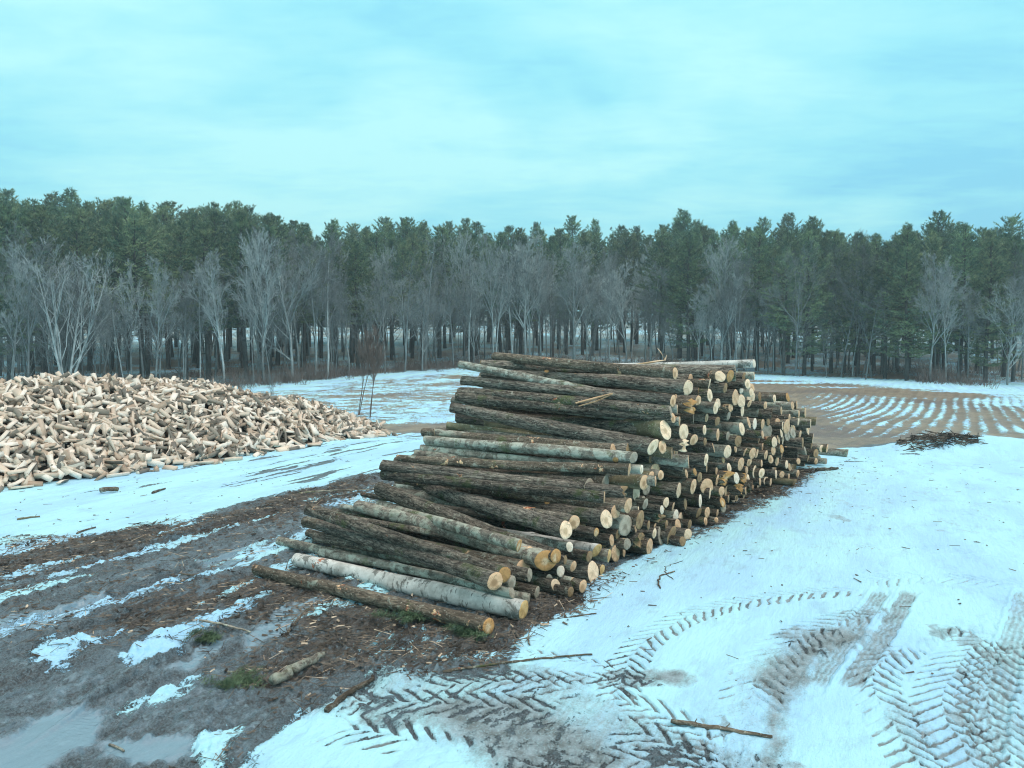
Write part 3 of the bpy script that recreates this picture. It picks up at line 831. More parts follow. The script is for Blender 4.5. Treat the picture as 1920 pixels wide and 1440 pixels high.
# ends seen in the right face: x, y, ry, bark, end (broken 'x')
ENDS = """
1273 919 16 d p|1300 912 16 b t|1249 942 10 f p|1313 939 13 d w|1325 912 16 b t|1331 925 10 d p|1353 921 9 b t|1178 948 15 b t
1197 958 9 g p|1200 975 20 b b|1234 965 14 d b x|1241 956 8 d w|1267 967 12 g w|1173 986 19 l g|1118 998 9 d o|1147 1013 11 d t
1154 1038 16 b t|1142 1042 13 g y|1198 1013 15 d b x|1218 1025 17 b t|1227 1000 10 f p|1241 1005 18 f g|1259 1005 19 d b|1290 1002 11 f p
1271 984 10 d t|1293 984 10 b b|1231 988 9 b t|1326 961 10 b t|1323 977 8 b t|1345 962 7 b t|1356 951 11 d g|1094 1063 13 d y
1112 1073 20 f p|1129 1068 10 d y|1051 1071 11 g w|1047 1082 8 g p|1042 1098 12 d p|1074 1092 10 g t|1093 1099 13 d t|1007 1111 12 d g
991 1125 12 g g|1239 891 10 g t|1325 873 13 f t|1287 888 8 b t|1303 885 7 d o|1324 862 12 f p|1369 705 12 b o|1414 705 8 g p
1402 720 9 d p|1410 727 8 g t|1331 741 12 f p|1309 751 10 g t|1346 756 9 b p|1379 746 16 f t|1390 752 12 b p|1390 731 8 d w
1409 736 8 g p|1392 767 15 f p|1405 757 7 d t|1452 747 7 g p|1477 745 9 b o|1486 761 9 g t|1494 760 8 b t|1510 774 9 g t
1422 772 10 g t|1447 775 11 d o|1342 765 12 g p|1290 762 14 b o x|1300 782 13 b g|1366 780 8 d g|1404 792 11 g t|1415 795 11 f w
1430 795 10 b t|1459 794 10 b t|1467 799 8 b p|1475 800 13 b t|1497 791 7 g p|1520 794 9 g p|1530 790 9 o p|1282 810 17 b p
1280 835 12 d p x|1321 806 10 f p|1301 825 11 b t|1346 815 12 g t|1391 804 12 g p|1365 818 9 d g|1384 827 11 d b|1437 809 15 f g
1446 822 11 d g|1465 812 9 d p|1452 829 10 b p|1460 824 8 d t|1468 826 8 b p|1477 815 12 f g|1487 812 11 g g|1514 807 8 f p
1524 822 10 d p|1364 847 13 g p|1411 850 12 d t|1379 842 7 d t|1419 851 9 b t|1430 839 9 b t|1436 853 10 b t|1450 845 9 b t
1466 842 9 b o|1445 861 8 d t|1495 852 13 d w|1540 841 8 g p|1551 841 8 d t|1530 850 8 d b|1589 850 8 g g|1549 865 6 g g
1497 865 6 d t|1356 862 7 b o|1380 866 9 f t|1389 870 13 d t|1405 866 8 d t|1367 877 9 l p|1415 884 12 d p|1428 887 9 b p
1419 870 8 d g|1455 889 9 f p|1496 888 7 g t|1490 905 7 o b|1457 865 9 b t|1475 871 8 d p|1481 876 7 b t|1466 890 7 d t
1479 894 6 d t|1437 902 9 d p|1445 904 8 d t|1360 896 14 b o x|1381 896 11 f w|1393 897 11 b o x|1402 897 8 b p|1407 912 12 d t
1399 920 8 d t|1382 917 13 b o x|1365 921 12 b t|1352 929 10 b t|1355 942 9 b o|1366 935 8 b t|1382 931 8 b t|1395 929 6 d t
1340 948 10 g g|1327 962 10 b t|1343 975 5 d t|1310 962 9 d b|1250 985 10 d b|1210 945 10 d g|1216 985 9 d b|1262 950 9 d t
1285 945 10 d b|1345 900 10 d t|1344 885 9 b t|1312 895 10 d b|1338 840 9 d t|1322 828 8 d b|1345 790 9 d b|1325 783 8 g t
1370 765 8 b t|1363 750 8 d t|1430 815 8 d t|1423 825 8 b b|1397 848 8 d t|1400 882 8 b t|1505 830 9 d b|1510 845 8 g g
1500 815 8 d t|1330 720 10 b p|1310 735 9 d b|1360 728 10 d b|1395 707 9 d b|1435 760 7 d t|1465 770 9 f t|1480 783 8 d t
1440 790 8 d b|1498 776 7 g t|1515 860 7 d b|1530 865 6 d t|1428 869 7 b t|1425 903 8 d t|1466 852 7 b t|1160 1000 11 d b
1176 1020 11 d g|1105 1043 11 d b|1075 1062 10 g t|1060 1050 9 d b|1070 1110 10 d b|1030 1085 9 d g|1170 1035 9 b t|1280 1015 9 d b|1192 990 9 d t"""
for (xr, yr, rr, xl, yl, rl, bk, ec, fl, note) in LONG:
    short = (xr - xl) < 100
    R = on_plane(xr, yr, O_R, rnd.uniform(-.06, .06), .12)
    if short:
        Lp = R - UD * 4.4 - Vector((0, 0, .05))
        rlw = rr / F * R.y * .8
        rrw = rr / F * R.y
    else:
        Lp = on_plane(xl, yl, O_L, rnd.uniform(-.05, .05), .10)
        rrw = rr / F * R.y * .92; rlw = rl / F * Lp.y * .9
    add_log(R, Lp, rrw, rlw, BK[bk], EK[ec], 'x' in fl, note, bend=.009, knots=2)
for tok in ENDS.replace('\n', '|').split('|'):
    tok = tok.split()
    if not tok: continue
    x, y, ry = float(tok[0]), float(tok[1]), float(tok[2])
    R = on_plane(x, y, O_R, rnd.uniform(-.12, .10), .10)
    rw = ry / F * R.y
    if R.z < rw: R = at_z(x, y, rw * .95)
    ln = rnd.uniform(4.2, 4.9)
    yaw = rnd.gauss(0, .038)
    d = (UD + VD * yaw).normalized()
    Lp = R - d * ln
    Lp.z = max(R.z + rnd.gauss(0, .05), rw * .85)
    rw *= .93
    add_log(R, Lp, rw, rw * rnd.uniform(.70, .92), BK[tok[3]], EK[tok[4]], len(tok) > 5, None, bend=.008, knots=1)
# bottom-hugging log poking out at the far end, and a tilted one sliding off the face
# interior logs carrying the surface ones
def vz(p): 
    q = p - O_R
    return q.dot(VD), p.z
ex = [(*vz((l['R'] + l['L']) / 2), max(l['rr'], l['rl'])) for l in LOGS]
prof_v = [-.4, .6, 1.6, 2.6, 3.6, 4.6, 7.8, 9.5, 11, 12.5, 13.8, 14.6]
tops = []
for pv in prof_v:
    zz = [z + r for v, z, r in ex if abs(v - pv) < .55]
    tops.append(max(zz) if zz else .2)
vv = -.2
cnt = 0
rows_ = int(3 / .24)
for iz in range(rows_):
    z = .13 + iz * .235
    v = -.3 + (iz % 2) * .15
    while v < 14.4:
        v2 = v + rnd.uniform(-.05, .05); z2 = z + rnd.uniform(-.02, .02)
        if z2 < np.interp(v2, prof_v, tops) - .28 and all((v2 - a) ** 2 + (z2 - b) ** 2 > (.115 + c * .78) ** 2 for a, b, c in ex):
            r = rnd.uniform(.10, .13)
            Rr = O_R + VD * v2 + UD * rnd.uniform(-.55, -.25); Rr.z = z2
            Ll = Rr - UD * rnd.uniform(3.9, 4.3) + VD * rnd.uniform(-.05, .05); Ll.z = z2
            add_log(Rr, Ll, r, r * .85, rnd.choice(['dark', 'brown', 'grey', 'furrowed']), rnd.choice(['tan', 'brown', 'pale', 'grey']), False, None, bend=.004, knots=1)
            ex.append((v2, z2, r)); cnt += 1
        v += .29
print('logs', len(LOGS), 'interior', cnt)

# labels: layer by height, rank along the stack
BN = {'furrowed': 'furrowed grey bark', 'dark': 'dark bark', 'grey': 'smooth grey bark', 'lichen': 'lichen-grey bark', 'olive': 'olive bark', 'brown': 'brown bark', 'birch': 'white bark'}
layers = {}
for i, l in enumerate(LOGS):
    if l['note']: continue
    layers.setdefault(int(max(0, l['R'].z) / .27), []).append(i)
for ly, ids in layers.items():
    ids.sort(key=lambda i: (LOGS[i]['R'] - O_R).dot(VD))
    for n_, i in enumerate(ids):
        l = LOGS[i]
        where = 'ground layer' if ly == 0 else ordinal(ly + 1) + ' layer up'
        l['note'] = 'log of %s, %s cut end, %s from near end, %s' % (BN[l['bark']], l['end'], ordinal(n_ + 1), where)
for i, l in enumerate(LOGS):
    A, B = l['L'], l['R']
    X_ = (B - A); ln = X_.length; X_.normalize()
    Yy = Vector((0, 0, 1)).cross(X_).normalized(); Zz = X_.cross(Yy)
    M = Matrix(((X_.x, Yy.x, Zz.x, A.x), (X_.y, Yy.y, Zz.y, A.y), (X_.z, Yy.z, Zz.z, A.z), (0, 0, 0, 1)))
    rg = random.Random(900 + i)
    tilt = (rg.gauss(0, .16), rg.gauss(-.02, .16))
    if 'slanted' in l['note']: tilt = (-.8, .3)
    me, (em, eo), (lm, lo) = log_mesh('log', ln, l['rl'], l['rr'], l['bark'], l['end'], 300 + i, tilt, l['bend'], l['broken'], l['knots'], (rg.gauss(0, .2), rg.gauss(0, .2)))
    o = link('log', me)
    o.matrix_world = M
    tag(o, l['note'], 'log', 'logs stacked in the long pile')
    link('cut_end', em, o, loc=eo)
    link('cut_end', lm, o, loc=lo)
    if 'branch knot' in l['note'] or (l['rr'] > .12 and rg.random() < .4 and not l['broken']):
        # a sawn branch stub on the upper camera side
        ang = rg.uniform(1.9, 2.7) if 'branch knot' not in l['note'] else 3.55
        sx = ln * (.93 if 'branch knot' in l['note'] else rg.uniform(.3, .9)); rs = .045; n = 10
        R0 = l['rr'] * .8; R1 = l['rr'] * 1.22
        dv_ = np.array([0.25, math.cos(ang), math.sin(ang)]); dv_ /= np.linalg.norm(dv_)
        a_ = np.cross(dv_, [1, 0, 0]); a_ /= np.linalg.norm(a_); b_ = np.cross(dv_, a_)
        vs = []
        for rr_, k in ((R0, 1.3), (R1, 1.0)):
            for j in range(n):
                t_ = j / n * 6.2832
                vs.append(np.array([sx, 0, 0]) + dv_ * rr_ + (a_ * math.cos(t_) + b_ * math.sin(t_)) * rs * k)
        vs.append(np.array([sx, 0, 0]) + dv_ * R1)
        fs = [(j, (j + 1) % n, n + (j + 1) % n, n + j) for j in range(n)] + [(n + j, n + (j + 1) % n, 2 * n) for j in range(n)]
        sm_ = mesh_data('branch_stub', np.array(vs), fs, [BARK[l['bark']], ENDM['orange']], [0] * n + [1] * n, smooth=False)
        link('branch_stub', sm_, o)

# ------------------------------------------------------------------ firewood heap
def fw_mat(name, c1, c2, c3, sc_=1.0):
    m, t = new_mat(name); g = NT(t)
    co = g.n('ShaderNodeTexCoord').outputs['Object']
    rd = g.n('ShaderNodeObjectInfo').outputs['Random']
    at = g.n('ShaderNodeAttribute', attribute_name='tint').outputs['Fac']
    f = g.math('FRACT', g.math('ADD', rd, at))
    r = g.n('ShaderNodeValToRGB'); g.l(f, r.inputs[0])
    e = r.color_ramp.elements; e[0].position = .15; e[0].color = c1 + (1,); e[1].position = .95; e[1].color = c3 + (1,)
    x = e.new(.7); x.color = c2 + (1,)
    q_ = e.new(.30); q_.color = tuple(c * .90 for c in c1) + (1,); q2 = e.new(.5); q2.color = tuple(c * .78 for c in c2) + (1,)
    n = g.noise(co, 14 * sc_, 4, .65)
    col = g.mix(g.mr(n, .35, .75, 0, .35), r.outputs[0], tuple(c * .55 for c in c2))
    g.out(col, .85, g.bump(n, .4, .01), .2)
    return m
FW_SPLIT = fw_mat('split_wood', (.97, .86, .75), (.88, .72, .58), (.42, .31, .23))
FW_END = fw_mat('split_wood_end', (.88, .76, .64), (.66, .52, .40), (.36, .26, .19))
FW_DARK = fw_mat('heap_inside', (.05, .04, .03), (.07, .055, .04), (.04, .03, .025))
FW_BARK = fw_mat('firewood_bark', (.20, .175, .15), (.32, .28, .23), (.11, .09, .07))
def fw_proto(seed):
    rg = random.Random(seed)
    Ln = rg.uniform(.38, .52); R = rg.uniform(.06, .125)
    kind = rg.random()
    if kind < .42:
        a = rg.uniform(.7, 1.6); k = 4           # wedge
        sec = [(0, 0)] + [(R * math.cos(t), R * math.sin(t)) for t in np.linspace(-a / 2, a / 2, k)]
        mt = [0] + [1] * (k - 1) + [0]
    elif kind < .86:                              # slab from the heart
        w_, h_ = R * .9, R * .38
        sec = [(-w_, -h_), (w_ * .9, -h_ * .8), (w_, h_ * .7), (-w_ * .85, h_)]
        mt = [0, 0, 0, 0] if rg.random() < .7 else [0, 1, 0, 0]
    elif kind < .94:                              # half round
        sec = [(R * .75 * math.cos(t), R * .75 * math.sin(t)) for t in np.linspace(-1.45, 1.45, 7)]
        mt = [1] * 6 + [0]
    else:
        sec = [(R * .5 * math.cos(t), R * .5 * math.sin(t)) for t in np.linspace(0, 2 * math.pi, 9)[:-1]]
        mt = [1] * 8
    sec = np.array(sec); sec -= sec.mean(0)
    n = len(sec); vs = []
    tw = rg.uniform(-.25, .25); bendy = rg.uniform(-.02, .02)
    for si, s in enumerate((0, .5, 1)):
        c, s_ = math.cos(tw * (s - .5)), math.sin(tw * (s - .5)); kk = 1 + rg.uniform(-.12, .12)
        for (x, y) in sec:
            x2, y2 = (x * c - y * s_) * kk, (x * s_ + y * c) * kk
            vs.append(((s - .5) * Ln + rg.uniform(-.008, .008), x2 + (bendy if s == .5 else 0) + rg.uniform(-.004, .004), y2 + rg.uniform(-.004, .004)))
    fs, mi = [], []
    for q in range(2):
        for j in range(n):
            j2 = (j + 1) % n
            fs.append((q * n + j, q * n + j2, (q + 1) * n + j2, (q + 1) * n + j)); mi.append(mt[j])
    fs.append(tuple(range(n))[::-1]); mi.append(2)
    fs.append(tuple(2 * n + j for j in range(n))); mi.append(2)
    return np.array(vs), fs, mi
PROTO = [fw_proto(50 + i) for i in range(18)]
RIDGE = [(-26, 14, 2.3, 6.0), (-19, 17.6, 2.05, 5.9), (-14, 21, 1.98, 5.5), (-11.7, 23, 1.88, 4.7), (-9.7, 25.2, 1.72, 3.9), (-8.2, 27, 1.34, 2.9), (-7.0, 28.4, .86, 2.0), (-5.8, 29.0, .40, 1.2)]
def heap(x, y):
    x = np.asarray(x, float); y = np.asarray(y, float)
    H = np.zeros_like(x)
    for i in range(len(RIDGE) - 1):
        a = RIDGE[i]; b = RIDGE[i + 1]
        ex_, ey = b[0] - a[0], b[1] - a[1]
        t = np.clip(((x - a[0]) * ex_ + (y - a[1]) * ey) / (ex_ ** 2 + ey ** 2), 0, 1)
        d = np.hypot(x - a[0] - t * ex_, y - a[1] - t * ey)
        h = a[2] + (b[2] - a[2]) * t; w_ = a[3] + (b[3] - a[3]) * t
        q = np.clip(1 - d / w_, 0, 1)
        H = np.maximum(H, h * (1 - (1 - q) ** 1.45))
    n = (fbm(x * .55, y * .55, 201, 3) - .5) * .5
    return np.where(H > 0, np.maximum(H + n * np.minimum(H, 1), .0), 0)
def build_firewood():
    rs = np.random.RandomState(5)
    pts = []
    st_ = .19
    for gy in np.arange(9, 36, st_):
        for gx in np.arange(-22, -4, st_):
            x = gx + rs.uniform(-.12, .12); y = gy + rs.uniform(-.12, .12)
            pts.append((x, y))
    P = np.array(pts); H = heap(P[:, 0], P[:, 1])
    # keep heap surface plus a sprinkling of strays at the foot
    e = .12
    gx = (heap(P[:, 0] + e, P[:, 1]) - heap(P[:, 0] - e, P[:, 1])) / (2 * e)
    gy = (heap(P[:, 0], P[:, 1] + e) - heap(P[:, 0], P[:, 1] - e)) / (2 * e)
    near_h = heap(P[:, 0] - .35, P[:, 1] + .3)
    inview = (P[:, 0] / P[:, 1] > -.80)
    keep = inview & ((H > .06) | ((near_h > .02) & (rs.rand(len(P)) < .22)))
    P, H, gx, gy = P[keep], H[keep], gx[keep], gy[keep]
    items = []
    for i in range(len(P)):
        reps = 2 if (H[i] > .15 and rs.rand() < .5) else 1
        for r_ in range(reps):
            yaw = rs.uniform(0, 2 * math.pi); d = np.array([math.cos(yaw), math.sin(yaw)])
            slope = math.atan(gx[i] * d[0] + gy[i] * d[1])
            steep = rs.normal(0, .42 if H[i] > .15 else .03)
            pitch = slope * .9 + steep
            roll = rs.uniform(0, 2 * math.pi)
            z = H[i] + (.05 if H[i] > .1 else .055) + r_ * rs.uniform(.04, .12) + tz_fast(P[i, 0], P[i, 1])
            items.append((P[i, 0] + (rs.uniform(-.1, .1) if r_ else 0), P[i, 1] + (rs.uniform(-.1, .1) if r_ else 0), z, yaw, pitch, roll, rs.randint(len(PROTO)), rs.rand(), H[i]))
    def basis(yaw, pitch, roll):
        X_ = np.array([math.cos(yaw) * math.cos(pitch), math.sin(yaw) * math.cos(pitch), math.sin(pitch)])
        Y0 = np.array([-math.sin(yaw), math.cos(yaw), 0]); Z0 = np.cross(X_, Y0)
        return np.stack([X_, Y0 * math.cos(roll) + Z0 * math.sin(roll), -Y0 * math.sin(roll) + Z0 * math.cos(roll)], 1)
    # nearest first, camera side only
    def score(it):
        vis = 0 if (heap(it[0] + .3, it[1] - .5) <= it[8] + .25) else 1
        inside = abs(it[0] / it[1]) < .665
        return (0 if inside else 1, vis, it[1])
    order = sorted(range(len(items)), key=lambda i: score(items[i]))
    single = set(order[:298])
    V, Fs, Mi, Ti = [], [], [], []
    base = 0
    protos_me = {}
    rank = 0
    for i, it in enumerate(items):
        x, y, z, yaw, pitch, roll, pk, tint, h = it
        B = basis(yaw, pitch, roll)
        if i in single: continue
        vs, fs, mi = PROTO[pk]
        V.append(vs @ B.T + np.array([x, y, z]))
        Fs += [tuple(a + base for a in f) for f in fs]; Mi += mi; Ti += [tint] * len(vs)
        base += len(vs)
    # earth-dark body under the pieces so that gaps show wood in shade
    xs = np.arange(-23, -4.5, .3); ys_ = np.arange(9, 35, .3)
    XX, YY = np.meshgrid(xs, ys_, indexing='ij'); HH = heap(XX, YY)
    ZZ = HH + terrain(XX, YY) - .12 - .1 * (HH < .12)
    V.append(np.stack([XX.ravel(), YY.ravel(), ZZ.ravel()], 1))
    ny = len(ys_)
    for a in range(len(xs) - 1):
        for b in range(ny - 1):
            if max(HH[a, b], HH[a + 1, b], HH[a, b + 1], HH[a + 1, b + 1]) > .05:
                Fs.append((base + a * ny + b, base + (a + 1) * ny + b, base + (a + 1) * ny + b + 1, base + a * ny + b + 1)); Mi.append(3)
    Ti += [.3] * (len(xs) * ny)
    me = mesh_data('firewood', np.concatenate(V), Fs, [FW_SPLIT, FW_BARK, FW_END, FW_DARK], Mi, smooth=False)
    at = me.attributes.new('tint', 'FLOAT', 'POINT'); at.data.foreach_set('value', np.array(Ti, dtype=np.float32))
    o = link('firewood', me)
    tag(o, 'great loose heap of pale split firewood behind the nearest pieces', 'firewood heap', kind='stuff')
    # the nearest pieces as things of their own
    for pk in range(len(PROTO)):
        vs, fs, mi = PROTO[pk]
        me = mesh_data('firewood_piece', vs, fs, [FW_SPLIT, FW_BARK, FW_END], mi, smooth=False)
        at = me.attributes.new('tint', 'FLOAT', 'POINT'); at.data.foreach_set('value', np.zeros(len(vs), dtype=np.float32))
        protos_me[pk] = me
    for n_, i in enumerate(order[:298]):
        x, y, z, yaw, pitch, roll, pk, tint, h = items[i]
        B = basis(yaw, pitch, roll)
        o = link('firewood_piece', protos_me[pk])
        M = Matrix(((*B[0], x), (*B[1], y), (*B[2], z), (0, 0, 0, 1)))
        o.matrix_world = M
        stray = h < .03
        if stray:
            tag(o, 'split firewood piece lying loose on the snow at the foot of the heap', 'firewood', 'stray firewood pieces at the heap foot')
        else:
            tag(o, 'split firewood piece among the nearest pieces low on the heap', 'firewood', 'nearest split pieces on the firewood heap')
    print('firewood', len(items))
def tz_fast(x, y):
    return tz(x, y) if y > 22 else 0.0
build_firewood()

# ------------------------------------------------------------------ trees
def tube(V, Fs, pts, rad, ns=4):
    b = len(V)
    n = len(pts)
    for i, (p, r) in enumerate(zip(pts, rad)):
        d = (pts[min(i + 1, n - 1)] - pts[max(i - 1, 0)])
        d = d / (np.linalg.norm(d) + 1e-9)
        a = np.cross(d, [0, 0, 1.0]) if abs(d[2]) < .9 else np.cross(d, [1.0, 0, 0])
        a = a / (np.linalg.norm(a) + 1e-9); c = np.cross(d, a)
        for j in range(ns):
            t = j / ns * 2 * math.pi
            V.append(p + (a * math.cos(t) + c * math.sin(t)) * r)
    for i in range(n - 1):
        for j in range(ns):
            j2 = (j + 1) % ns
            Fs.append((b + i * ns + j, b + i * ns + j2, b + (i + 1) * ns + j2, b + (i + 1) * ns + j))

def simple_mat(name, c1, c2, scale=1.0, var=.4, coords='Object', hue=0.0, rough=.95):
    m, t = new_mat(name); g = NT(t)
    co = g.n('ShaderNodeTexCoord').outputs[coords]
    rd = g.n('ShaderNodeObjectInfo').outputs['Random']
    n = g.noise(co, scale, 3, .6)
    col = g.mix(g.mr(n, .35, .65), c1, c2)
    hv = g.n('ShaderNodeHueSaturation'); g.l(col, hv.inputs['Color'])
    g.l(g.math('MULTIPLY_ADD', rd, var, 1 - var / 2), hv.inputs['Value'])
    if hue: g.l(g.math('MULTIPLY_ADD', g.math('FRACT', g.math('MULTIPLY', rd, 7.13)), hue, .5 - hue / 2), hv.inputs['Hue'])
    g.out(hv.outputs[0], rough, None, .1)
    return m
M_NEEDLE = simple_mat('pine_needles', (.080, .145, .110), (.27, .335, .185), .7, .6, hue=.07)
M_PTRUNK = simple_mat('pine_bark', (.055, .055, .052), (.10, .10, .095), 3)
M_BARE = simple_mat('bare_branches', (.20, .23, .235), (.35, .385, .385), 1.5, .9)
M_BARE_DK = simple_mat('bare_branches_dark', (.13, .150, .155), (.23, .26, .265), 1.5, .6)
M_TWIG = simple_mat('twigs_reddish', (.13, .10, .09), (.24, .19, .17), 1.5, .3)

def pine(seed, H=16, cb=.42, W=3.2, dens=1.0):
    rg = random.Random(seed)
    TV, TF = [], []
    lean = np.array([rg.uniform(-.02, .02), rg.uniform(-.02, .02)])
    def axis(z): return np.array([lean[0] * z + .12 * math.sin(z * .4 + seed), lean[1] * z, z])
    zs = np.linspace(-.4, H * .985, 12)
    tube(TV, TF, [axis(z) for z in zs], [max(.02, .22 * (1 - z / H) ** .8 + .015) if z < H else .02 for z in zs], 7)
    BV, BF = [], []
    NV, NF = [], []
    z = H * cb * .55
    # dead stubs below crown
    while z < H * cb:
        for k in range(2):
            a = rg.uniform(0, 6.28); l = rg.uniform(.5, 1.8)
            p = axis(z); q = p + np.array([math.cos(a) * l, math.sin(a) * l, rg.uniform(-.3, .2)])
            tube(TV, TF, [p, (p + q) / 2 + np.array([0, 0, .05]), q], [.03, .02, .008], 3)
        z += rg.uniform(.35, .7)
    z = H * cb
    phase = rg.uniform(0, 6.28)
    side = rg.uniform(0, 6.28)
    while z < H * .995:
        u = (z - H * cb) / (H * (1 - cb))
        prof = (min(1, .6 + u * 1.8) if u < .3 else 1.0) * (1 - u ** 1.5) ** .85 + .08
        nb = 5 if u < .85 else 4
        for k in range(nb):
            a = phase + k * 6.2832 / nb + rg.uniform(-.45, .45)
            l = W * prof * rg.uniform(.5, 1.12) * (1 + .18 * math.cos(a - side))
            if rg.random() < .10 and u < .8: continue
            up = (-.05 + 1.15 * u ** 1.8) + rg.uniform(-.12, .15)
            d = np.array([math.cos(a), math.sin(a), up]); d /= np.linalg.norm(d)
            p0 = axis(z)
            n = 5
            pts = [p0 + d * l * t + np.array([0, 0, .16 * l * t * t]) for t in np.linspace(0, 1, n)]
            tube(TV, TF, pts, [.035 * (1 - .8 * t) for t in np.linspace(0, 1, n)], 3)
            nt_ = int((6 + l * 6.5) * dens * (1.25 if u < .75 else .8))
            sd = np.cross(d, [0, 0, 1]); sd /= (np.linalg.norm(sd) + 1e-9)
            for q in range(nt_):
                t = 1 - rg.random() ** 1.25 * .72
                wd = l * .34 * (1.15 - t) + .16
                c = p0 + d * l * t + np.array([0, 0, .16 * l * t * t]) + sd * rg.uniform(-1, 1) * wd + np.array([0, 0, rg.uniform(-.06, .14)])
                for s_ in range(6):
                    dd = d * rg.uniform(-.1, 1) + sd * rg.uniform(-.9, .9) + np.array([0, 0, rg.uniform(-.15, .75)])
                    dd = dd / (np.linalg.norm(dd) + 1e-6) * rg.uniform(.16, .38)
                    o_ = np.cross(dd, np.array([rg.uniform(-1, 1), rg.uniform(-1, 1), rg.uniform(-1, 1)]))
                    o_ = o_ / (np.linalg.norm(o_) + 1e-6) * rg.uniform(.022, .045)
                    b = len(NV)
                    NV.append(c - o_); NV.append(c + o_); NV.append(c + dd)
                    NF.append((b, b + 1, b + 2))
        phase += 1.1
        z += rg.uniform(.30, .52) * (1.0 if u < .8 else .7)
    tm = mesh_data('trunk', np.array(TV), TF, [M_PTRUNK])
    cm = mesh_data('crown', np.array(NV), np.array(NF), [M_NEEDLE], smooth=False)
    return tm, cm, H

def bare(seed, H=10, spread=.55, levels=4, r0=.11, stems=1, mat=None, fork=.35, nch=4, dens=1.0, lim=.55):
    rg = random.Random(seed)
    TV, TF, CV, CF = [], [], [], []
    def grow(p, d, l, r, lev):
        n = 5 if lev == 0 else (4 if lev == 1 else 3)
        pts = [p]; cur = p.copy(); dd = d.copy()
        for i in range(n):
            w_ = .05 if lev == 0 else .10
            dd = dd + np.array([rg.gauss(0, w_), rg.gauss(0, w_), .055 if lev in (1, 2) else .02]); dd /= np.linalg.norm(dd)
            cur = cur + dd * l / n; pts.append(cur.copy())
        rad = [max(.0065, r * (1 - (.75 if lev else .8) * i / n)) for i in range(n + 1)]
        if lev == 0: tube(TV, TF, pts, rad, 6)
        else: tube(CV, CF, pts, rad, 4 if lev == 1 else 3)
        if lev >= levels: return
        nc = int((nch * 3.2 if lev == 0 else nch + (lev == 1) * 1.5) * dens + rg.random())
        for k in range(nc):
            t = fork + (1 - fork) * (k + rg.random()) / nc if lev == 0 else rg.uniform(.15, 1.0)
            i = min(n - 1, int(t * n)); f = t * n - i
            q = pts[i] * (1 - f) + pts[i + 1] * f
            rl = rad[i] * (1 - f) + rad[i + 1] * f
            a = rg.uniform(0, 6.28)
            axx = np.cross(dd, [math.cos(a), math.sin(a), .1]); axx /= (np.linalg.norm(axx) + 1e-9)
            sp = spread * rg.uniform(.7, 1.35)
            nd = dd * math.cos(sp) + axx * math.sin(sp); nd[2] += .05; nd /= np.linalg.norm(nd)
            ll = l * lim * (1.25 - .85 * (t - fork) / (1 - fork)) * rg.uniform(.7, 1.1) if lev == 0 else l * rg.uniform(.38, .62) * (1.2 - .5 * t)
            grow(q, nd, ll, rl * (.55 if lev == 0 else .62), lev + 1)
    for s_ in range(stems):
        a = rg.uniform(0, 6.28); tl = .03 if stems == 1 else rg.uniform(.06, .24)
        d = np.array([math.cos(a) * tl, math.sin(a) * tl, 1]); d /= np.linalg.norm(d)
        grow(np.array([math.cos(a) * .1 * (stems > 1), math.sin(a) * .1 * (stems > 1), -.3]), d, H * rg.uniform(.82, .95), r0 * (1 if stems == 1 else .75), 0)
    top = max(v[2] for v in CV)
    k = H / top
    TVa = np.array(TV) * k; CVa = np.array(CV) * k
    mat = mat or M_BARE
    return mesh_data('trunk', TVa, TF, [mat]), mesh_data('crown', CVa, CF, [mat], smooth=False), H

PINES_FULL = [pine(101, 16, .12, 4.2, .85), pine(102, 16, .18, 4.5, .85), pine(108, 16, .15, 3.8, .9)]
PINES = [pine(103, 16, .36, 4.1), pine(104, 16, .42, 4.5), pine(105, 16, .32, 3.6), pine(106, 16, .46, 4.6), pine(107, 16, .38, 3.5), pine(109, 16, .40, 4.0)]
BARES = [bare(201, 10, .55, 4, .12, 1, fork=.26, nch=5, lim=.42), bare(202, 10, .60, 4, .11, 1, fork=.3, nch=5, lim=.38), bare(203, 10, .60, 4, .13, 1, fork=.2, lim=.62, nch=5), bare(204, 10, .55, 4, .09, 1, fork=.3, lim=.32, nch=5), bare(207, 10, .7, 4, .10, 1, fork=.3, lim=.36, nch=5),
         bare(205, 10, .50, 4, .13, 4, nch=3, fork=.15), bare(206, 10, .70, 4, .09, 1, M_BARE_DK, .2, 4)]
STEMS = [bare(211, 9, .9, 3, .095, 1, M_BARE_DK, .25, 4, lim=.35), bare(212, 9, .8, 3, .08, 1, M_BARE_DK, .2, 5, lim=.35), bare(213, 9, 1.0, 3, .11, 1, M_BARE_DK, .3, 4, lim=.3), bare(214, 9, .8, 3, .08, 1, M_BARE, .25, 4, lim=.38)]
SHRUBS = [bare(221, 2.2, .55, 2, .02, 6, M_BARE, .15, 3), bare(222, 2.0, .6, 2, .018, 7, M_TWIG, .1, 3), bare(223, 2.4, .5, 2, .02, 4, M_BARE_DK, .25, 2)]

TREES = []
def plant(proto, x, y, h, rz, name, sx=1.0, extra=None):
    tm, cm, H = proto
    s = h / H
    t = link(name, tm, loc=(x, y, tz(x, y)), rot=(0, 0, rz))
    t.scale = (s * sx, s * sx, s)
    c = bpy.data.objects.new('crown', cm); COL.objects.link(c); c.parent = t
    TREES.append((t, x / y, y))
    return t
def px_x(px, d): return (px - 960) / F * d

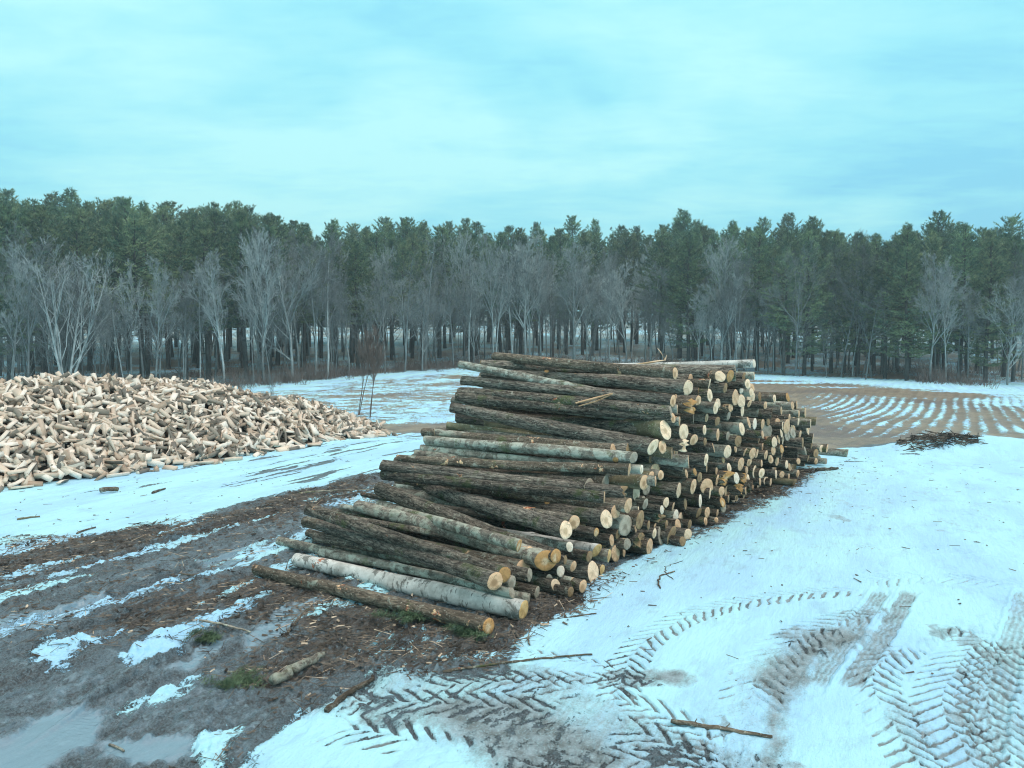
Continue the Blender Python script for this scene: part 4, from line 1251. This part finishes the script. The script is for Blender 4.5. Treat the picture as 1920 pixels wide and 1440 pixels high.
skyline = [(0, 365), (60, 385), (100, 362), (180, 378), (240, 372), (300, 388), (350, 385), (440, 378), (480, 400), (550, 412), (640, 430), (720, 420), (800, 415), (900, 425), (960, 432),
           (1050, 428), (1150, 425), (1200, 424), (1260, 416), (1330, 422), (1420, 424), (1500, 424), (1560, 424), (1600, 438), (1650, 446), (1720, 420), (1800, 432), (1870, 420), (1920, 430)]
def skyy(px): return np.interp(px, [a for a, b in skyline], [b for a, b in skyline])
prow = []
def pine_row(n, doff, jit, drop, protos, kind, lo=-60, hi=1980, skip=None):
    for i in range(n):
        px = lo + (hi - lo) * (i + .5 + rnd.uniform(-.35, .35)) / n
        k = (px - 960) / F
        d = float(np.interp(k, _K, _DT)) + doff + rnd.uniform(-jit, jit)
        x = k * d
        if skip and skip(px): continue
        top = skyy(px) + drop + rnd.gauss(0, 8) + rnd.uniform(4, 24) - (14 if rnd.random() < .18 else 0)
        ztop = CAM_H + (640 - top) / F * d
        h = ztop - tz(x, d)
        prow.append((rnd.choice(protos), x, d, h, rnd.uniform(0, 6.28), kind, rnd.uniform(.85, 1.2)))
gap = lambda px: 1090 < px < 1250 and rnd.random() < .45
pine_row(64, 44, 5, 10, PINES_FULL, 'back')
pine_row(58, 33, 5, 0, PINES_FULL + PINES, 'back')
pine_row(56, 22, 4, 2, PINES, 'back')
pine_row(50, 12, 3, 6, PINES, 'mid', skip=gap)
pine_row(34, 4, 2, 26, PINES, 'front', skip=lambda px: 1000 < px < 1230)
# specified full-crowned pines
for px, top, dd, full in ((-30, 350, -1, 1), (20, 385, 2, 1), (60, 400, 5, 0), (1290, 446, 1, 1), (1240, 450, 4, 0), (1470, 470, -1, 0), (1510, 440, 0, 1), (1560, 440, 3, 1), (1610, 450, 1, 1),
                          (1660, 460, 0, 0), (1700, 428, -2, 1), (1800, 430, 1, 1), (1850, 440, 0, 1), (1900, 450, 2, 0), (1640, 444, 6, 1), (1750, 440, 5, 1)):
    k = (px - 960) / F; d = float(np.interp(k, _K, _DT)) + dd; x = k * d
    h = CAM_H + (640 - top) / F * d - tz(x, d)
    prow.append((rnd.choice(PINES_FULL) if full else rnd.choice(PINES), x, d, h, rnd.uniform(0, 6.28), 'front', 1.0))
cnts = {'front': 0, 'mid': 0}
prow.sort(key=lambda r: r[1] / r[2])
for pr, x, d, h, rz, kind, sx in prow:
    t = plant(pr, x, d, h, rz, 'pine_tree', sx)
    if kind == 'back':
        tag(t, 'tall dark pine deep in the woods, only its top showing over nearer pines', 'tree', 'pines deep in the woods')
    else:
        cnts[kind] += 1
        full = pr in PINES_FULL
        tag(t, ('%s pine, %s from the left in the %s row at the field edge' % ('low-branched green' if full else 'high-crowned dark', ordinal(cnts[kind]), 'front' if kind == 'front' else 'second')),
            'tree', 'pines in the %s row' % ('front' if kind == 'front' else 'second'))

# leafless trees at the field edge: px, top y, proto, depth offset, width factor, label
BT = [(125, 462, 4, -3, 1.35, 'huge many-stemmed bare tree spreading wide above the firewood heap'), (245, 505, 3, -2, .8, None), (292, 500, 1, -3, .9, 'pale forked bare tree right of the huge spreading one'),
      (345, 520, 0, -1, .9, None), (375, 500, 3, -1, .9, None), (420, 486, 1, -2, 1.0, 'dense-topped pale bare tree beyond the middle of the firewood heap'), (475, 500, 3, -2, .55, 'thin straight bare snag with hardly any branches'),
      (548, 466, 2, -2, 1.35, 'big vase-shaped bare tree, the widest near the picture centre left'), (592, 470, 0, -1, 1.2, 'bare tree with upswept limbs close right of the vase-shaped tree'),
      (655, 530, 1, -1, 1.0, None), (722, 520, 1, -2, 1.1, None), (760, 540, 0, -1, 1.0, None), (792, 545, 2, -4, 1.3, 'low wide-forked bare tree standing out into the snowy field'), (850, 520, 3, -1, .9, None), (880, 500, 0, -1, 1.0, None),
      (930, 485, 1, 0, .9, None), (962, 462, 3, 0, 1.1, None), (985, 455, 1, -1, 1.3, 'tallest pale bare tree cluster behind the left end of the stack crest'), (1015, 475, 3, 0, 1.0, None), (1075, 500, 2, -1, 1.1, 'forked bare tree left of the snowy gap'),
      (1100, 520, 0, 1, .9, None), (1135, 515, 3, 0, .8, None), (1175, 508, 1, 0, 1.2, 'feathery grey bare tree standing before the snowy gap in the woods'), (1210, 560, 0, 1, .9, None), (1310, 565, 0, -2, .9, None), (1335, 575, 1, -1, 1.0, None),
      (1370, 560, 2, -1, 1.0, None), (1400, 590, 3, 0, .9, None), (1440, 560, 0, 0, .9, None), (1745, 492, 1, -3, 1.1, 'pale slender bare tree before the right-hand pines'), (1775, 500, 3, -2, .9, None), (1815, 560, 0, -1, .9, None),
      (1890, 540, 2, -2, 1.3, 'brownish bushy bare tree at the right end of the tree line'), (1930, 530, 0, -2, 1.2, None), (180, 560, 5, -2, 1.0, None), (60, 600, 5, -2, 1.1, None), (20, 610, 5, -3, 1.0, None),
      (505, 560, 5, -2, 1.1, None), (630, 570, 5, -2, 1.0, None), (690, 560, 5, -1, 1.0, None), (1260, 600, 5, -1, 1.0, None), (1500, 600, 5, -2, 1.0, None), (1550, 620, 5, -2, 1.0, None), (820, 570, 5, 0, 1.0, None), (900, 560, 5, 0, 1.0, None), (1050, 560, 5, 0, 1.0, None)]
nb_ = 0
for px, top, pk, dd, sx, lab in sorted(BT, key=lambda b: b[0]):
    pk = pk + 1 if pk >= 4 else (4 if pk == 0 else pk)
    k = (px - 960) / F; d = float(np.interp(k, _K, _DT)) + dd; x = k * d
    h = CAM_H + (640 - top + 22) / F * d - tz(x, d)
    t = plant(BARES[pk], x, d, h, rnd.uniform(0, 6.28), 'bare_tree', sx * .78)
    nb_ += 1
    tag(t, lab or '%s leafless %s tree, %s bare tree from the left along the field edge' % (('grey' if pk != 6 else 'dark'), 'broad' if sx > 1 else 'narrow', ordinal(nb_)), 'tree', 'leafless trees at the field edge')
# thinner stems filling the wood edge
for i in range(290):
    px = rnd.uniform(-40, 1960); k = (px - 960) / F
    d = float(np.interp(k, _K, _DT)) + rnd.uniform(-3, 26); x = k * d
    if 1060 < px < 1260 and rnd.random() < .35: continue
    if 1500 < px < 1700 and rnd.random() < .4: continue
    t = plant(rnd.choice(STEMS + [BARES[3], BARES[1], BARES[4], BARES[0], BARES[6]]), x, d, rnd.uniform(6.5, 13.0), rnd.uniform(0, 6.28), 'bare_tree', rnd.uniform(.6, .95))
    t.rotation_euler = (rnd.gauss(0, .06), rnd.gauss(0, .06), t.rotation_euler[2])
    tag(t, 'thin leafless understory tree standing among the trunks at the wood edge', 'tree', 'thin leafless understory trees')
# saplings and shrubs in the field
def shrub_at(px, py, h, proto, lab, sx=1.0, name='shrub', cat='shrub'):
    p = at_z(px, py, -.3); p.z = tz(p.x, p.y)
    s = h / proto[2]
    t = link(name, proto[0], loc=(p.x, p.y, p.z - .03), rot=(0, 0, rnd.uniform(0, 6)))
    t.scale = (s * sx, s * sx, s)
    c = bpy.data.objects.new('crown', proto[1]); COL.objects.link(c); c.parent = t
    tag(t, lab, cat)
SAP = [bare(231, 4, .40, 3, .05, 2, M_TWIG, .45, 5, lim=.35), bare(232, 4, .40, 3, .045, 2, M_TWIG, .5, 5, lim=.35)]
shrub_at(668, 778, 4.4, SAP[0], 'tall thin sapling with twin stems right of the firewood heap end', .7, 'sapling', 'sapling')
shrub_at(690, 784, 3.6, SAP[1], 'shorter leaning sapling close beside the twin-stemmed sapling', .7, 'sapling', 'sapling')
for px, py, h, lab in ((408, 755, 1.6, 'bare shrub poking up behind the firewood heap, leftmost of three'), (462, 752, 1.7, 'bare shrub behind the firewood heap, middle one of three'), (512, 750, 1.5, 'bare shrub behind the firewood heap, rightmost of three')):
    shrub_at(px, py, h, SHRUBS[2], lab, .9)
# brush along the wood edge: nobody could count it
def brush():
    V, Fs = [], []
    rs = random.Random(77)
    for i in range(3600):
        px = rs.uniform(-60, 1980); k = (px - 960) / F
        d = float(np.interp(k, _K, _DT)) + rs.gauss(-1.5, 2.2) + (rs.random() < .3) * rs.uniform(0, 12)
        x = k * d; z = tz(x, d)
        if fbm(np.array([x * .12]), np.array([d * .1]), 301, 2)[0] < .42: continue
        hh = rs.uniform(.2, 1.1) * (1.5 if px > 1560 or px < 640 else 1)
        for s_ in range(5):
            a = np.array([x + rs.uniform(-.3, .3), d + rs.uniform(-.3, .3), z - .05])
            b = a + np.array([rs.gauss(0, .35), rs.gauss(0, .35), hh * rs.uniform(.6, 1.1)])
            m_ = (a + b) / 2 + np.array([rs.gauss(0, .08), rs.gauss(0, .08), 0])
            tube(V, Fs, [a, m_, b], [.016, .012, .006], 3)
    me = mesh_data('brush', np.array(V), np.array(Fs), [M_TWIG], smooth=False)
    o = link('brush', me); tag(o, 'low reddish brown brush along the foot of the tree line', 'brush', kind='stuff')
brush()

# ------------------------------------------------------------------ litter, sticks, boughs
def ground_z(x, y):
    i = np.argmin((GX - x) ** 2 + (GY - y) ** 2)
    return float(GZ[i])
M_CHIP = simple_mat('bark_chips', (.035, .030, .026), (.17, .145, .12), 3, .2)
M_PALE = simple_mat('wood_chips', (.38, .30, .22), (.62, .52, .40), 6, .2)
def debris():
    rs = np.random.RandomState(9)
    near = (GY > 5.6) & (GY < 22) & (np.abs(GX / np.maximum(GY, 1)) < .7)
    idx = np.nonzero(near & (GL > .25))[0]
    # area weight: vertices are denser near the camera
    wgt = (GL[idx] ** 2) * (GY[idx] ** 1.0) * np.where(GY[idx] < 9.2, .0125, np.where(GY[idx] < 14, .02, .045))
    ch = rs.choice(idx, 16000, p=wgt / wgt.sum())
    V, Fs, Mi = [], [], []
    for c in ch:
        x, y, z = GX[c] + rs.uniform(-.02, .02), GY[c] + rs.uniform(-.02, .02), GZ[c]
        twig = rs.rand() < .6
        l = rs.uniform(.06, .35) if twig else rs.uniform(.02, .09)
        wd = rs.uniform(.002, .006) if twig else rs.uniform(.005, .018)
        a = rs.uniform(0, 6.28); d = np.array([math.cos(a), math.sin(a), rs.normal(0, .12)]); s_ = np.array([-math.sin(a), math.cos(a), rs.normal(0, .2)])
        p = np.array([x, y, z + .008]); h = np.array([0, 0, wd * .9])
        b = len(V)
        V += [p - d * l / 2 - s_ * wd, p - d * l / 2 + s_ * wd, p + d * l / 2 + s_ * wd * .6, p + d * l / 2 - s_ * wd * .6,
              p - d * l / 2 + h, p + d * l / 2 + h]
        Fs += [(b, b + 3, b + 5, b + 4), (b + 1, b + 4, b + 5, b + 2)]
        m = 1 if rs.rand() < .06 else 0
        Mi += [m, m]
    for c in range(620):
        if rs.rand() < .62:
            y = rs.uniform(7, 21); t_ = rs.rand() ** 4; bx = .16 + (y - 9) * .75
            x = bx + .3 + t_ * 9; 
        else:
            y = rs.uniform(13, 26); x = -y * rs.uniform(.18, .66)
            if heap(np.array([x]), np.array([y]))[0] > 0: continue
        if abs(x / y) > .7: continue
        l = .02 + .16 * rs.rand() ** 3; wd = rs.uniform(.003, .010) * (1.6 if l < .05 else 1); a = rs.uniform(0, 6.28)
        d = np.array([math.cos(a), math.sin(a), 0]); s_ = np.array([-math.sin(a), math.cos(a), 0]); p = np.array([x, y, .026]); h = np.array([0, 0, wd])
        b = len(V)
        V += [p - d * l / 2 - s_ * wd, p - d * l / 2 + s_ * wd, p + d * l / 2 + s_ * wd * .4, p + d * l / 2 - s_ * wd * .4, p - d * l / 2 + h, p + d * l / 2 + h]
        Fs += [(b, b + 3, b + 5, b + 4), (b + 1, b + 4, b + 5, b + 2)]
        Mi += [0, 0]
    me = mesh_data('debris', np.array(V), np.array(Fs), [M_CHIP, M_PALE], Mi, smooth=False)
    o = link('debris', me); tag(o, 'litter of twigs, bark scraps and chips over the mud round the log stack', 'debris', kind='stuff')
debris()
def stick(px0, py0, px1, py1, r, lab, bark='brown', name='stick', bend=.04, seed=1, cat='stick'):
    a = at_z(px0, py0, 0); b = at_z(px1, py1, 0)
    up_ = r * .8 + (.035 if r > .05 else 0)
    a.z = ground_z(a.x, a.y) + up_; b.z = ground_z(b.x, b.y) + up_
    X_ = (b - a); ln = X_.length; X_.normalize()
    Yy = Vector((0, 0, 1)).cross(X_).normalized(); Zz = X_.cross(Yy)
    rg = random.Random(seed)
    V, Fs = [], []
    n = max(5, int(ln / .06)); pts = []; rad = []
    for i in range(n + 1):
        t = i / n
        pts.append(np.array([t * ln, bend * ln * math.sin(t * 3.14) * rg.uniform(.8, 1.2) + rg.gauss(0, r * .25), rg.gauss(0, r * .1)]))
        rad.append(r * (1 - .35 * t) * rg.uniform(.85, 1.15))
    rad[0] *= .8
    tube(V, Fs, pts, rad, 8)
    ns = 8
    Fs.append(tuple(range(ns))[::-1]); Fs.append(tuple(len(V) - ns + j for j in range(ns)))
    if .012 < r < .028:
        for _ in range(2):
            i = rg.randint(1, n - 1); q = pts[i]
            tube(V, Fs, [q, q + np.array([rg.uniform(.5, 2) * r, rg.uniform(-3, 3) * r, rg.uniform(1, 3) * r])], [r * .35, r * .15], 4)
    me = mesh_data(name, np.array(V), Fs, [BARK[bark]])
    o = link(name, me)
    o.matrix_world = Matrix(((X_.x, Yy.x, Zz.x, a.x), (X_.y, Yy.y, Zz.y, a.y), (X_.z, Yy.z, Zz.z, a.z), (0, 0, 0, 1)))
    tag(o, lab, cat)
stick(512, 1290, 606, 1240, .055, 'stout broken grey brown branch lying on the mud below the birch log', 'grey', 'broken_branch', .012, 31, 'branch')
stick(1258, 1362, 1448, 1387, .022, 'long reddish splintered stick lying on the snow at the bottom right', 'brown', 'stick', .01, 4)
stick(612, 1345, 700, 1282, .03, 'dark bark strip lying between the mud and the tyre tracks', 'brown', 'bark_strip', .03, 5, 'bark strip')
stick(540, 1190, 585, 1140, .02, 'thin dark stick beside the small puddle', 'dark', 'stick', .03, 6)
stick(1000, 1172, 1118, 1155, .012, 'straight thin twig on the snow right of the birch log end', 'brown', 'stick', .02, 7)
stick(1238, 1108, 1265, 1075, .012, 'short crooked twig on the snow right of the stack', 'brown', 'stick', .15, 8)
stick(1262, 1090, 1280, 1055, .006, 'hair-thin bent twig on the snow near the crooked twig', 'dark', 'stick', .2, 9)
stick(993, 1215, 996, 1185, .010, 'small upright-looking twig in the snow below the birch log end', 'dark', 'stick', .05, 10)
stick(375, 1172, 470, 1185, .016, 'pale twig lying flat among brown litter left of the front log', 'grey', 'stick', .03, 11)
stick(285, 928, 310, 920, .03, 'dark stick on the snow strip below the firewood heap', 'dark', 'stick', .02, 12)
stick(188, 928, 222, 924, .06, 'small dark bark slab on the snow strip left of the dark stick', 'brown', 'bark_slab', .02, 13, 'bark slab')
stick(32, 977, 75, 972, .02, 'pale splinter on the snow at the far left', 'olive', 'stick', .05, 14)
stick(145, 1004, 180, 993, .02, 'forked dark twig on the snow edge at the left', 'dark', 'stick', .08, 15)
stick(560, 930, 700, 925, .016, 'long curved twig at the edge of the snow left of the stack', 'grey', 'stick', .06, 16)
stick(340, 1080, 450, 1090, .014, 'thin dark twig across the mud rut on the left', 'dark', 'stick', .05, 17)
stick(1135, 870 + 100, 1135 + 60, 970, .012, 'twig caught low in the stack face', 'dark', 'stick', .05, 18) if False else None
stick(1530, 885, 1572, 883, .05, 'dark bark scrap on the snow beyond the far end of the stack', 'dark', 'bark_scrap', .03, 19, 'bark scrap')
stick(830, 1262, 1110, 1232, .014, 'long thin stick pressed into the dirty snow below the logs', 'brown', 'stick', .02, 20)
stick(505, 1262, 380, 1258, .014, 'bare pale stick between the green bough and the broken branch', 'grey', 'stick', .02, 21)
stick(205, 1397, 232, 1412, .012, 'short pale stick in the shallow puddle', 'grey', 'stick', .02, 22)
# stub of a snapped branch standing on the crest
def branch_on_crest():
    V, Fs = [], []
    p = at_depth(1247, 681, 15.0)
    tube(V, Fs, [np.array([-.55, 0, -.03]), np.array([-.2, 0, .03]), np.array([0, 0, .06]), np.array([-.09, 0, .22]), np.array([-.16, 0, .30])], [.025, .022, .018, .012, .004], 6)
    tube(V, Fs, [np.array([0, 0, .06]), np.array([.03, 0, .16])], [.014, .004], 5)
    me = mesh_data('snapped_branch', np.array(V), Fs, [ENDM['pale']])
    o = link('snapped_branch', me, loc=p); tag(o, 'pale snapped branch with forked tip sticking up from the stack crest', 'branch')
branch_on_crest()
def split_branch():
    V, Fs = [], []
    p = at_depth(1085, 756, 12.4)
    tube(V, Fs, [np.array([-.05, 0, 0]), np.array([.25, -.02, .08]), np.array([.55, 0, .16])], [.015, .02, .012], 5)
    tube(V, Fs, [np.array([0, .02, -.05]), np.array([.28, 0, .03]), np.array([.55, 0, .15])], [.01, .014, .01], 5)
    me = mesh_data('splintered_branch', np.array(V), Fs, [ENDM['tan']])
    o = link('splintered_branch', me, loc=p); tag(o, 'pale forked splinter of branch lying on the upper left logs', 'branch')
split_branch()
# green pine boughs
M_BOUGH = simple_mat('green_bough', (.07, .12, .075), (.17, .24, .14), 8, .2)
def bough(px, py, w_, h_, lab, seed):
    rs = random.Random(seed)
    c = at_z(px, py, 0); gz = ground_z(c.x, c.y)
    V, Fs = [], []; TV, TF = [], []
    for b in range(9):
        a = rs.uniform(0, 6.28); l = w_ * rs.uniform(.4, 1)
        d = np.array([math.cos(a), math.sin(a) * .8, rs.uniform(.0, .25)])
        o_ = np.array([rs.uniform(-.15, .15) * w_, rs.uniform(-.2, .2) * w_, .02])
        tube(TV, TF, [o_, o_ + d * l * .6, o_ + d * l + np.array([0, 0, -.03])], [.006, .004, .002], 4)
        for q in range(60):
            t = rs.uniform(.1, 1); p = o_ + d * l * t + np.array([rs.gauss(0, .03), rs.gauss(0, .03), rs.uniform(0, h_)])
            for s_ in range(5):
                dd = np.array([rs.gauss(0, 1), rs.gauss(0, 1), rs.gauss(.1, .5)]); dd = dd / np.linalg.norm(dd) * rs.uniform(.03, .08)
                n_ = np.cross(dd, [rs.random(), rs.random(), 1]); n_ = n_ / (np.linalg.norm(n_) + 1e-6) * .0025
                bb = len(V); V += [p - n_, p + n_, p + dd]; Fs.append((bb, bb + 1, bb + 2))
    e = link('pine_bough', mesh_data('needles', np.array(V), np.array(Fs), [M_BOUGH], smooth=False), loc=(c.x, c.y, gz))
    tag(e, lab, 'pine bough')
    link('twig', mesh_data('twig', np.array(TV), TF, [M_TWIG]), e)
bough(435, 1290, .36, .035, 'green pine bough on the mud left of the broken branch', 1)
bough(760, 1168, .42, .03, 'flattened green pine bough in front of the slender front log', 2)
bough(385, 1195, .2, .02, 'small green sprig by the streaky snow patch on the left', 3)
bough(880, 1195, .28, .02, 'green sprigs under the sawn end of the front log', 4)
# brush heap on the berm
def brush_heap():
    rs = random.Random(4); V, Fs = [], []
    c = at_z(1762, 850, 0)
    for i in range(260):
        u = rs.uniform(-1, 1); a = c + Vector((u * 1.05, rs.uniform(-.4, .4), 0)); a = np.array([a.x, a.y, tz(a.x, a.y) + rs.uniform(0, .14) * (1 - abs(u))])
        d = np.array([rs.gauss(0, 1), rs.gauss(0, .5), rs.gauss(0, .12)]); d /= np.linalg.norm(d)
        l = rs.uniform(.15, .6)
        tube(V, Fs, [a - d * l / 2, a + np.array([0, 0, .04]), a + d * l / 2], [.014, .012, .005], 4)
    me = mesh_data('brush_heap', np.array(V), np.array(Fs), [M_CHIP], smooth=False)
    o = link('brush_heap', me); tag(o, 'low dark heap of brushwood on the snowy bank at the right yard edge', 'brush heap')
brush_heap()

# ------------------------------------------------------------------ haze
def haze():
    m, t = new_mat('haze_air')
    o = t.nodes.new('ShaderNodeOutputMaterial'); v = t.nodes.new('ShaderNodeVolumePrincipled')
    v.inputs['Color'].default_value = (.72, .92, 1.0, 1); v.inputs['Density'].default_value = HAZE
    v.inputs['Anisotropy'].default_value = .2
    t.links.new(v.outputs[0], o.inputs['Volume'])
    X0, X1, Y0, Y1, Z0, Z1 = -4500, 4500, -90, 460, -3, 48
    V = [(x, y, z) for x in (X0, X1) for y in (Y0, Y1) for z in (Z0, Z1)]
    Fs = [(0, 1, 3, 2), (4, 6, 7, 5), (0, 4, 5, 1), (2, 3, 7, 6), (0, 2, 6, 4), (1, 5, 7, 3)]
    tag(link('haze', mesh_data('haze', np.array(V, dtype=float), Fs, [m], smooth=False)), 'faint blue grey winter haze in the air', 'haze', kind='stuff')
HAZE = .0014
haze()
